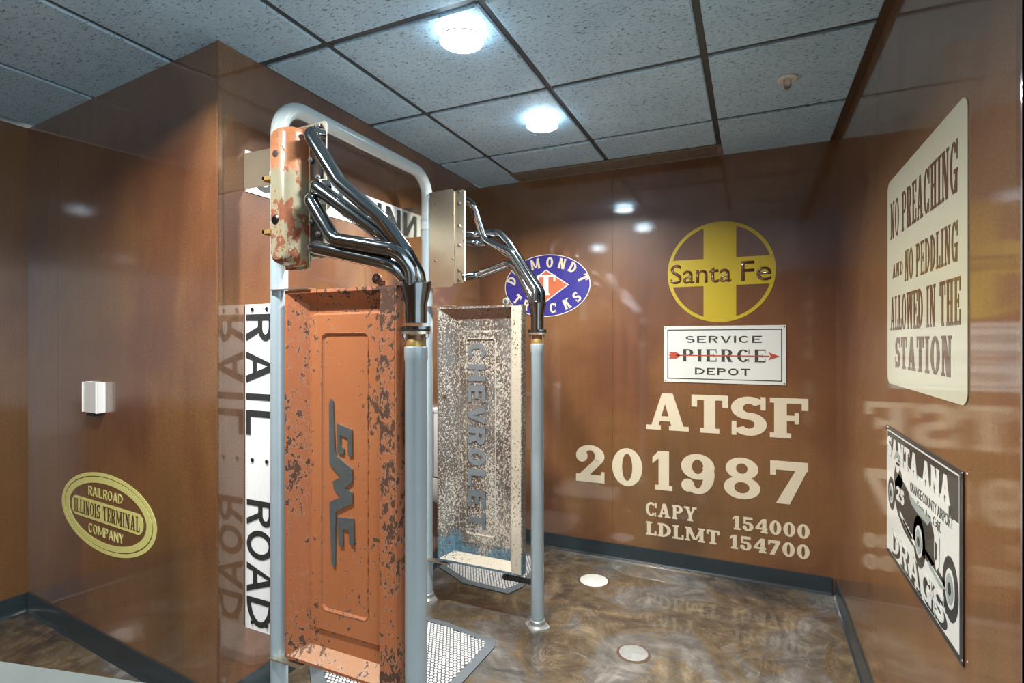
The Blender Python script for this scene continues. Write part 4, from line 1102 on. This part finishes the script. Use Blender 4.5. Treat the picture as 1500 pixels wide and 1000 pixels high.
# race car: wheels, body, driver
def wheel(u, v, ru, rv, par):
    w = obj('wheel', ell(BM(), dm, u, v, ru, rv, NR, .0007, 40), 'ink', par)
    obj('wheel_rim', ell(BM(), dm2, u, v, ru * .60, rv * .62, NR, .0007, 36), 'signwhite', w)
    obj('wheel_disc', ell(BM(), dm3, u, v, ru * .46, rv * .48, NR, .0007, 32), 'midgrey', w)
    obj('hub', ell(BM(), lambda a, b: (XR - .0070, ya - a * Wd, za + b * Ht), u, v, ru * .2, rv * .2, NR, .0007, 20), 'ink', w)
dpoly('car_body', [(.17, .62), (.24, .70), (.34, .66), (.46, .60), (.58, .585), (.70, .57), (.745, .50), (.74, .36), (.69, .315), (.58, .32), (.44, .30), (.33, .33), (.22, .40), (.17, .48)], 'ink')
dpoly('cowl', [(.40, .625), (.46, .62), (.60, .605), (.69, .59), (.66, .545), (.52, .555), (.44, .575)], 'midgrey', dm2)
dpoly('grille', [(.715, .58), (.76, .585), (.79, .54), (.785, .37), (.755, .33), (.735, .40), (.735, .52)], 'signwhite', dm2)
dpoly('grille_slot', [(.745, .50), (.765, .49), (.762, .40), (.748, .39)], 'ink', dm3)
dpoly('driver_body', [(.15, .66), (.18, .74), (.27, .73), (.31, .66), (.26, .58), (.17, .58)], 'ink')
dpoly('driver_face', [(.19, .735), (.195, .79), (.225, .82), (.255, .80), (.262, .745), (.235, .70), (.205, .70)], 'signwhite', dm2)
dpoly('goggles', [(.20, .775), (.255, .78), (.257, .76), (.202, .755)], 'ink', dm3)
dpoly('driver_helmet', [(.175, .79), (.19, .84), (.225, .865), (.262, .84), (.272, .79), (.25, .80), (.225, .825), (.198, .80)], 'midgrey', dm3)
put_text('25', (0.80, .26, .2, 0, .1), dm2, .20, .33, .50, .605, NR, .0007, 'signwhite', t)
for k in range(3):
    u = .26 + k * .055
    dpoly('exhaust_stub', [(u, .44 - k * .025), (u + .12, .385 - k * .02), (u + .14, .40 - k * .02), (u + .15, .375 - k * .02), (u + .12, .355 - k * .02), (u, .415 - k * .025)], 'signwhite', dm2)
dpoly('front_axle', [(.62, .385), (.90, .315), (.90, .285), (.62, .350)], 'ink')
dpoly('front_spring', [(.66, .335), (.80, .29), (.88, .30), (.80, .265), (.68, .30)], 'midgrey', dm2)
wheel(.105, .50, .062, .125, t); wheel(.545, .38, .080, .165, t); wheel(.895, .325, .075, .175, t)
put_text('DRAGS', (0.82, .30, .24, .05, .09), dm, .115, .865, .045, .222, NR, .0007, 'ink', t, gap=.05)
put_text('DRAGS', (0.82, .20, .14, .04, .07), dm2, .108, .838, .068, .232, NR, .0007, 'signwhite', t, gap=.13)
for y in (ya - .008, yb_ + .008):
    for z in (za + .008, zb - .008):
        obj('screw', lathe(BM(), (XR - .0036, y, z), [(.008, 0), (.007, -.003), (.003, -.004)], 14, 'x'), 'bolt', t, True)

# ================================================================== LEFT FACE: ILLINOIS TERMINAL EMBLEM AND WALL UNIT
ul = dl.normalized()                       # along the face, away from the far corner
def LM(a, b, o=.0006): q = LC - ul * a + nl * o; return (q.x, q.y, b)
t = thing('oval_emblem', 'yellow-green oval emblem reading RAILROAD ILLINOIS TERMINAL COMPANY on the left wall', 'emblem', LM(.9, .48))
ec, ez, ea, eb = .902, .678, .455, .192
m1 = lambda a, b: LM(-a, b)
obj('ring', ellring(BM(), m1, -ec, ez, ea, eb, ea - .028, eb - .017, nl, DP, 96), 'lime', t)
obj('ring', ellring(BM(), m1, -ec, ez, ea - .036, eb - .022, ea - .083, eb - .050, nl, DP, 96), 'lime', t)
bar = []
hw, hh = .345, .048
for cxx, a0 in ((hw - hh, -90), (-(hw - hh), 90)):
    for k in range(13):
        a = math.radians(a0 + 180 * k / 12); bar.append((-ec + cxx + hh * math.cos(a), ez + hh * math.sin(a)))
bm = BM(); prism(bm, [m1(x, z) for x, z in bar], nl * DP); obj('bar', bm, 'lime', t)
m2 = lambda a, b: LM(-a, b, .0021)
put_text('ILLINOIS TERMINAL', (0.50, .15, .075, .05, .07), m2, -ec - hw + .030, -ec + hw - .030, ez - .034, ez + .034, nl, .0006, 'brownink', t, gap=.08)
put_text('RAILROAD', (0.60, .12, .12, 0, 0), m1, -ec - .168, -ec + .162, ez + .068, ez + .114, nl, DP, 'lime', t, gap=.14)
put_text('COMPANY', (0.60, .12, .12, 0, 0), m1, -ec - .166, -ec + .170, ez - .116, ez - .070, nl, DP, 'lime', t, gap=.14)

t = thing('wall_sensor', 'small white plastic wall box with a dark button beneath, on the left wall', 'sensor', LM(.972, 1.17))
def lbox(bm, a0, a1, b0, b1, o0, o1, bev):
    tt = bmesh.new(); bmesh.ops.create_cube(tt, size=1.0)
    for v in tt.verts:
        q = LM(a0 + (v.co.x + .5) * (a1 - a0), b0 + (v.co.z + .5) * (b1 - b0), o0 + (v.co.y + .5) * (o1 - o0)); v.co = Vector(q)
    if bev: bmesh.ops.bevel(tt, geom=tt.edges[:], offset=bev, segments=3, affect='EDGES', profile=.5)
    merge(bm, tt); return bm
obj('housing', lbox(BM(), .905, 1.040, 1.169, 1.303, .0008, .034, .006), 'white', t, True)
obj('button', lbox(BM(), .950, 1.020, 1.148, 1.1685, .003, .026, .003), 'dark', t, True)

# ================================================================== URINALS, MATS, FLOOR COVERS, COUNTER
def urinal(yc, label):
    t = thing('urinal', label, 'urinal', (XW, yc, 0), 'urinals between the tailgates')
    def sec(z, d, w, n=14, back=XW + .0015):
        pts = [(back, yc - w, z)]
        for k in range(n + 1):
            a = -PI / 2 + PI * k / n
            pts.append((back + .06 + (d - .06) * math.cos(a) ** .8, yc + w * math.sin(a), z))
        pts.append((back, yc + w, z)); return pts
    bm = BM(); prev = None
    for z, d, w in ((.42, .12, .10), (.44, .20, .14), (.50, .30, .17), (.60, .335, .185), (.62, .33, .185)):
        cur = [bm.verts.new(p) for p in sec(z, d, w)]
        if prev:
            for k in range(len(cur)):
                j = (k + 1) % len(cur); bm.faces.new((prev[k], prev[j], cur[j], cur[k]))
        else: bm.faces.new(cur)
        prev = cur
    for z, d, w in ((.615, .30, .155), (.52, .24, .12)):
        cur = [bm.verts.new(p) for p in sec(z, d, w, back=XW + .04)]
        for k in range(len(cur)):
            j = (k + 1) % len(cur); bm.faces.new((prev[k], prev[j], cur[j], cur[k]))
        prev = cur
    bm.faces.new(prev)
    obj('bowl', bm, 'porcelain', t, True)
    bm = BM()
    box(bm, XW + .001, XW + .045, yc - .185, yc + .185, .60, 1.06, .012)
    box(bm, XW + .001, XW + .20, yc - .185, yc - .155, .60, 1.05, .012); box(bm, XW + .001, XW + .20, yc + .155, yc + .185, .60, 1.05, .012)
    box(bm, XW + .001, XW + .16, yc - .185, yc + .185, 1.02, 1.07, .014)
    obj('back_shell', bm, 'porcelain', t, True)
    obj('flush_tube', tube(BM(), [(XW + .07, yc, 1.06), (XW + .07, yc, 1.30)], .014, 16, 0), 'chrome', t, True)
    obj('flush_valve', lathe(BM(), (XW + .07, yc, 1.28), [(.022, 0), (.030, .012), (.030, .05), (.024, .07), (.010, .078)], 24), 'chrome', t, True)
    obj('supply_pipe', tube(BM(), [(XW + .002, yc, 1.31), (XW + .07, yc, 1.31)], .014, 16, 0), 'chrome', t, True)
urinal(2.09, 'white porcelain wall urinal between the two tailgates, mostly hidden')
urinal(3.14, 'white porcelain wall urinal in the far bay behind the weathered tailgate')

def mat_(poly, label, c):
    t = thing('urinal_mat', label, 'floor mat', (c[0], c[1], 0), 'floor mats below the urinals')
    P = [Vector((x, y, 0.0005)) for x, y in poly]
    ctr = sum(P, Vector()) / len(P)
    obj('rubber_base', prism(BM(), P, Vector((0, 0, .006))), 'matbase', t)
    inner = [ctr + (p - ctr) * .87 for p in P]
    bm = BM(); n = len(P)
    for i in range(n):
        j = (i + 1) % n
        a, b, cc, d = [bm.verts.new(Vector((v.x, v.y, z))) for v, z in ((P[i], .0066), (P[j], .0066), (inner[j], .011), (inner[i], .011))]
        a2, b2, c2_, d2 = [bm.verts.new(Vector((v.x, v.y, .0066))) for v in (P[i], P[j], inner[j], inner[i])]
        bm.faces.new((a, b, cc, d)); bm.faces.new((cc, d, d2, c2_))
    bmesh.ops.remove_doubles(bm, verts=bm.verts, dist=.00005)
    obj('border', bm, 'matgrey', t)
    bm = BM(); p = .0200; r = p * .40
    def inside(x, y):
        s = None
        for i in range(n):
            a, b = inner[i], inner[(i + 1) % n]
            cr = (b.x - a.x) * (y - a.y) - (b.y - a.y) * (x - a.x)
            if s is None: s = cr > 0
            elif (cr > 0) != s: return False
        return True
    xs_ = [v.x for v in inner]; ys_ = [v.y for v in inner]
    row = 0; y = min(ys_) + r
    while y < max(ys_) - r * .5:
        x = min(xs_) + r + (p / 2 if row % 2 else 0)
        while x < max(xs_) - r * .5:
            if inside(x, y):
                top = [bm.verts.new((x + r * math.cos(k * PI / 3 + PI / 6), y + r * math.sin(k * PI / 3 + PI / 6), .0105)) for k in range(6)]
                bot = [bm.verts.new((v.co.x, v.co.y, .0067)) for v in top]
                bm.faces.new(top)
                for k in range(6): bm.faces.new((top[k], bot[k], bot[(k + 1) % 6], top[(k + 1) % 6]))
            x += p
        y += p * .866; row += 1
    o = obj('hexagon_studs', bm, 'matwhite', t); o['kind'] = 'stuff'
mat_([(-1.90, 1.88), (-1.74, 1.74), (-1.30, 1.74), (-1.165, 1.86), (-1.150, 2.34), (-1.170, 2.388), (-1.48, 2.440), (-1.74, 2.44), (-1.90, 2.30)], 'white honeycomb floor mat with grey border between the two tailgates', (-1.53, 2.09))
mat_([(-1.90, 3.02), (-1.63, 2.875), (-1.32, 2.865), (-1.275, 2.985), (-1.275, 3.35), (-1.36, 3.46), (-1.74, 3.50), (-1.90, 3.40)], 'white honeycomb floor mat with grey border behind the weathered tailgate', (-1.6, 3.18))

t = thing('floor_cover', 'plain pale round cover set in the floor near the back baseboard', 'floor cover', (-.905, 3.257, 0))
obj('disc', lathe(BM(), (-.905, 3.257, 0), [(.088, .0005), (.088, .0025), (.084, .004)], 48), 'coverpale', t, True)
obj('rim', lathe(BM(), (-.905, 3.257, 0), [(.100, .0003), (.098, .0018)], 48), 'cabinet', t, True)
t = thing('floor_cover', 'scuffed silver round cleanout cover set in the floor, nearer the camera', 'floor cover', (-.519, 2.574, 0))
obj('rim', lathe(BM(), (-.519, 2.574, 0), [(.080, .0003), (.079, .0022)], 48), 'cabinet', t, True)
obj('disc', lathe(BM(), (-.519, 2.574, 0), [(.068, .0023), (.068, .0042), (.064, .005)], 48), 'covermetal', t, True)

t = thing('wash_counter', 'pale grey counter corner at the lower left edge of the photo', 'counter', (-1.6, .12, 0))
q0, dq = Vector((-.93, .601, 0)), Vector((-.974, -.226, 0)).normalized(); nq = Vector((-dq.y, dq.x, 0))
if nq.y > 0: nq = -nq
def slab(a0, a1, b0, b1, z0, z1):
    return prism(BM(), [q0 + dq * a + nq * b + Vector((0, 0, z0)) for a, b in ((a0, b0), (a1, b0), (a1, b1), (a0, b1))], Vector((0, 0, z1 - z0)))
obj('worktop', slab(0, 1.75, 0, .60, .86, .90), 'counter', t)
obj('cabinet', slab(.04, 1.70, .04, .56, 0, .8595), 'cabinet', t)
for a in (.45, .87, 1.29): obj('door', slab(a - .20, a + .20, .022, .0395, .10, .83), 'cabinet', t)
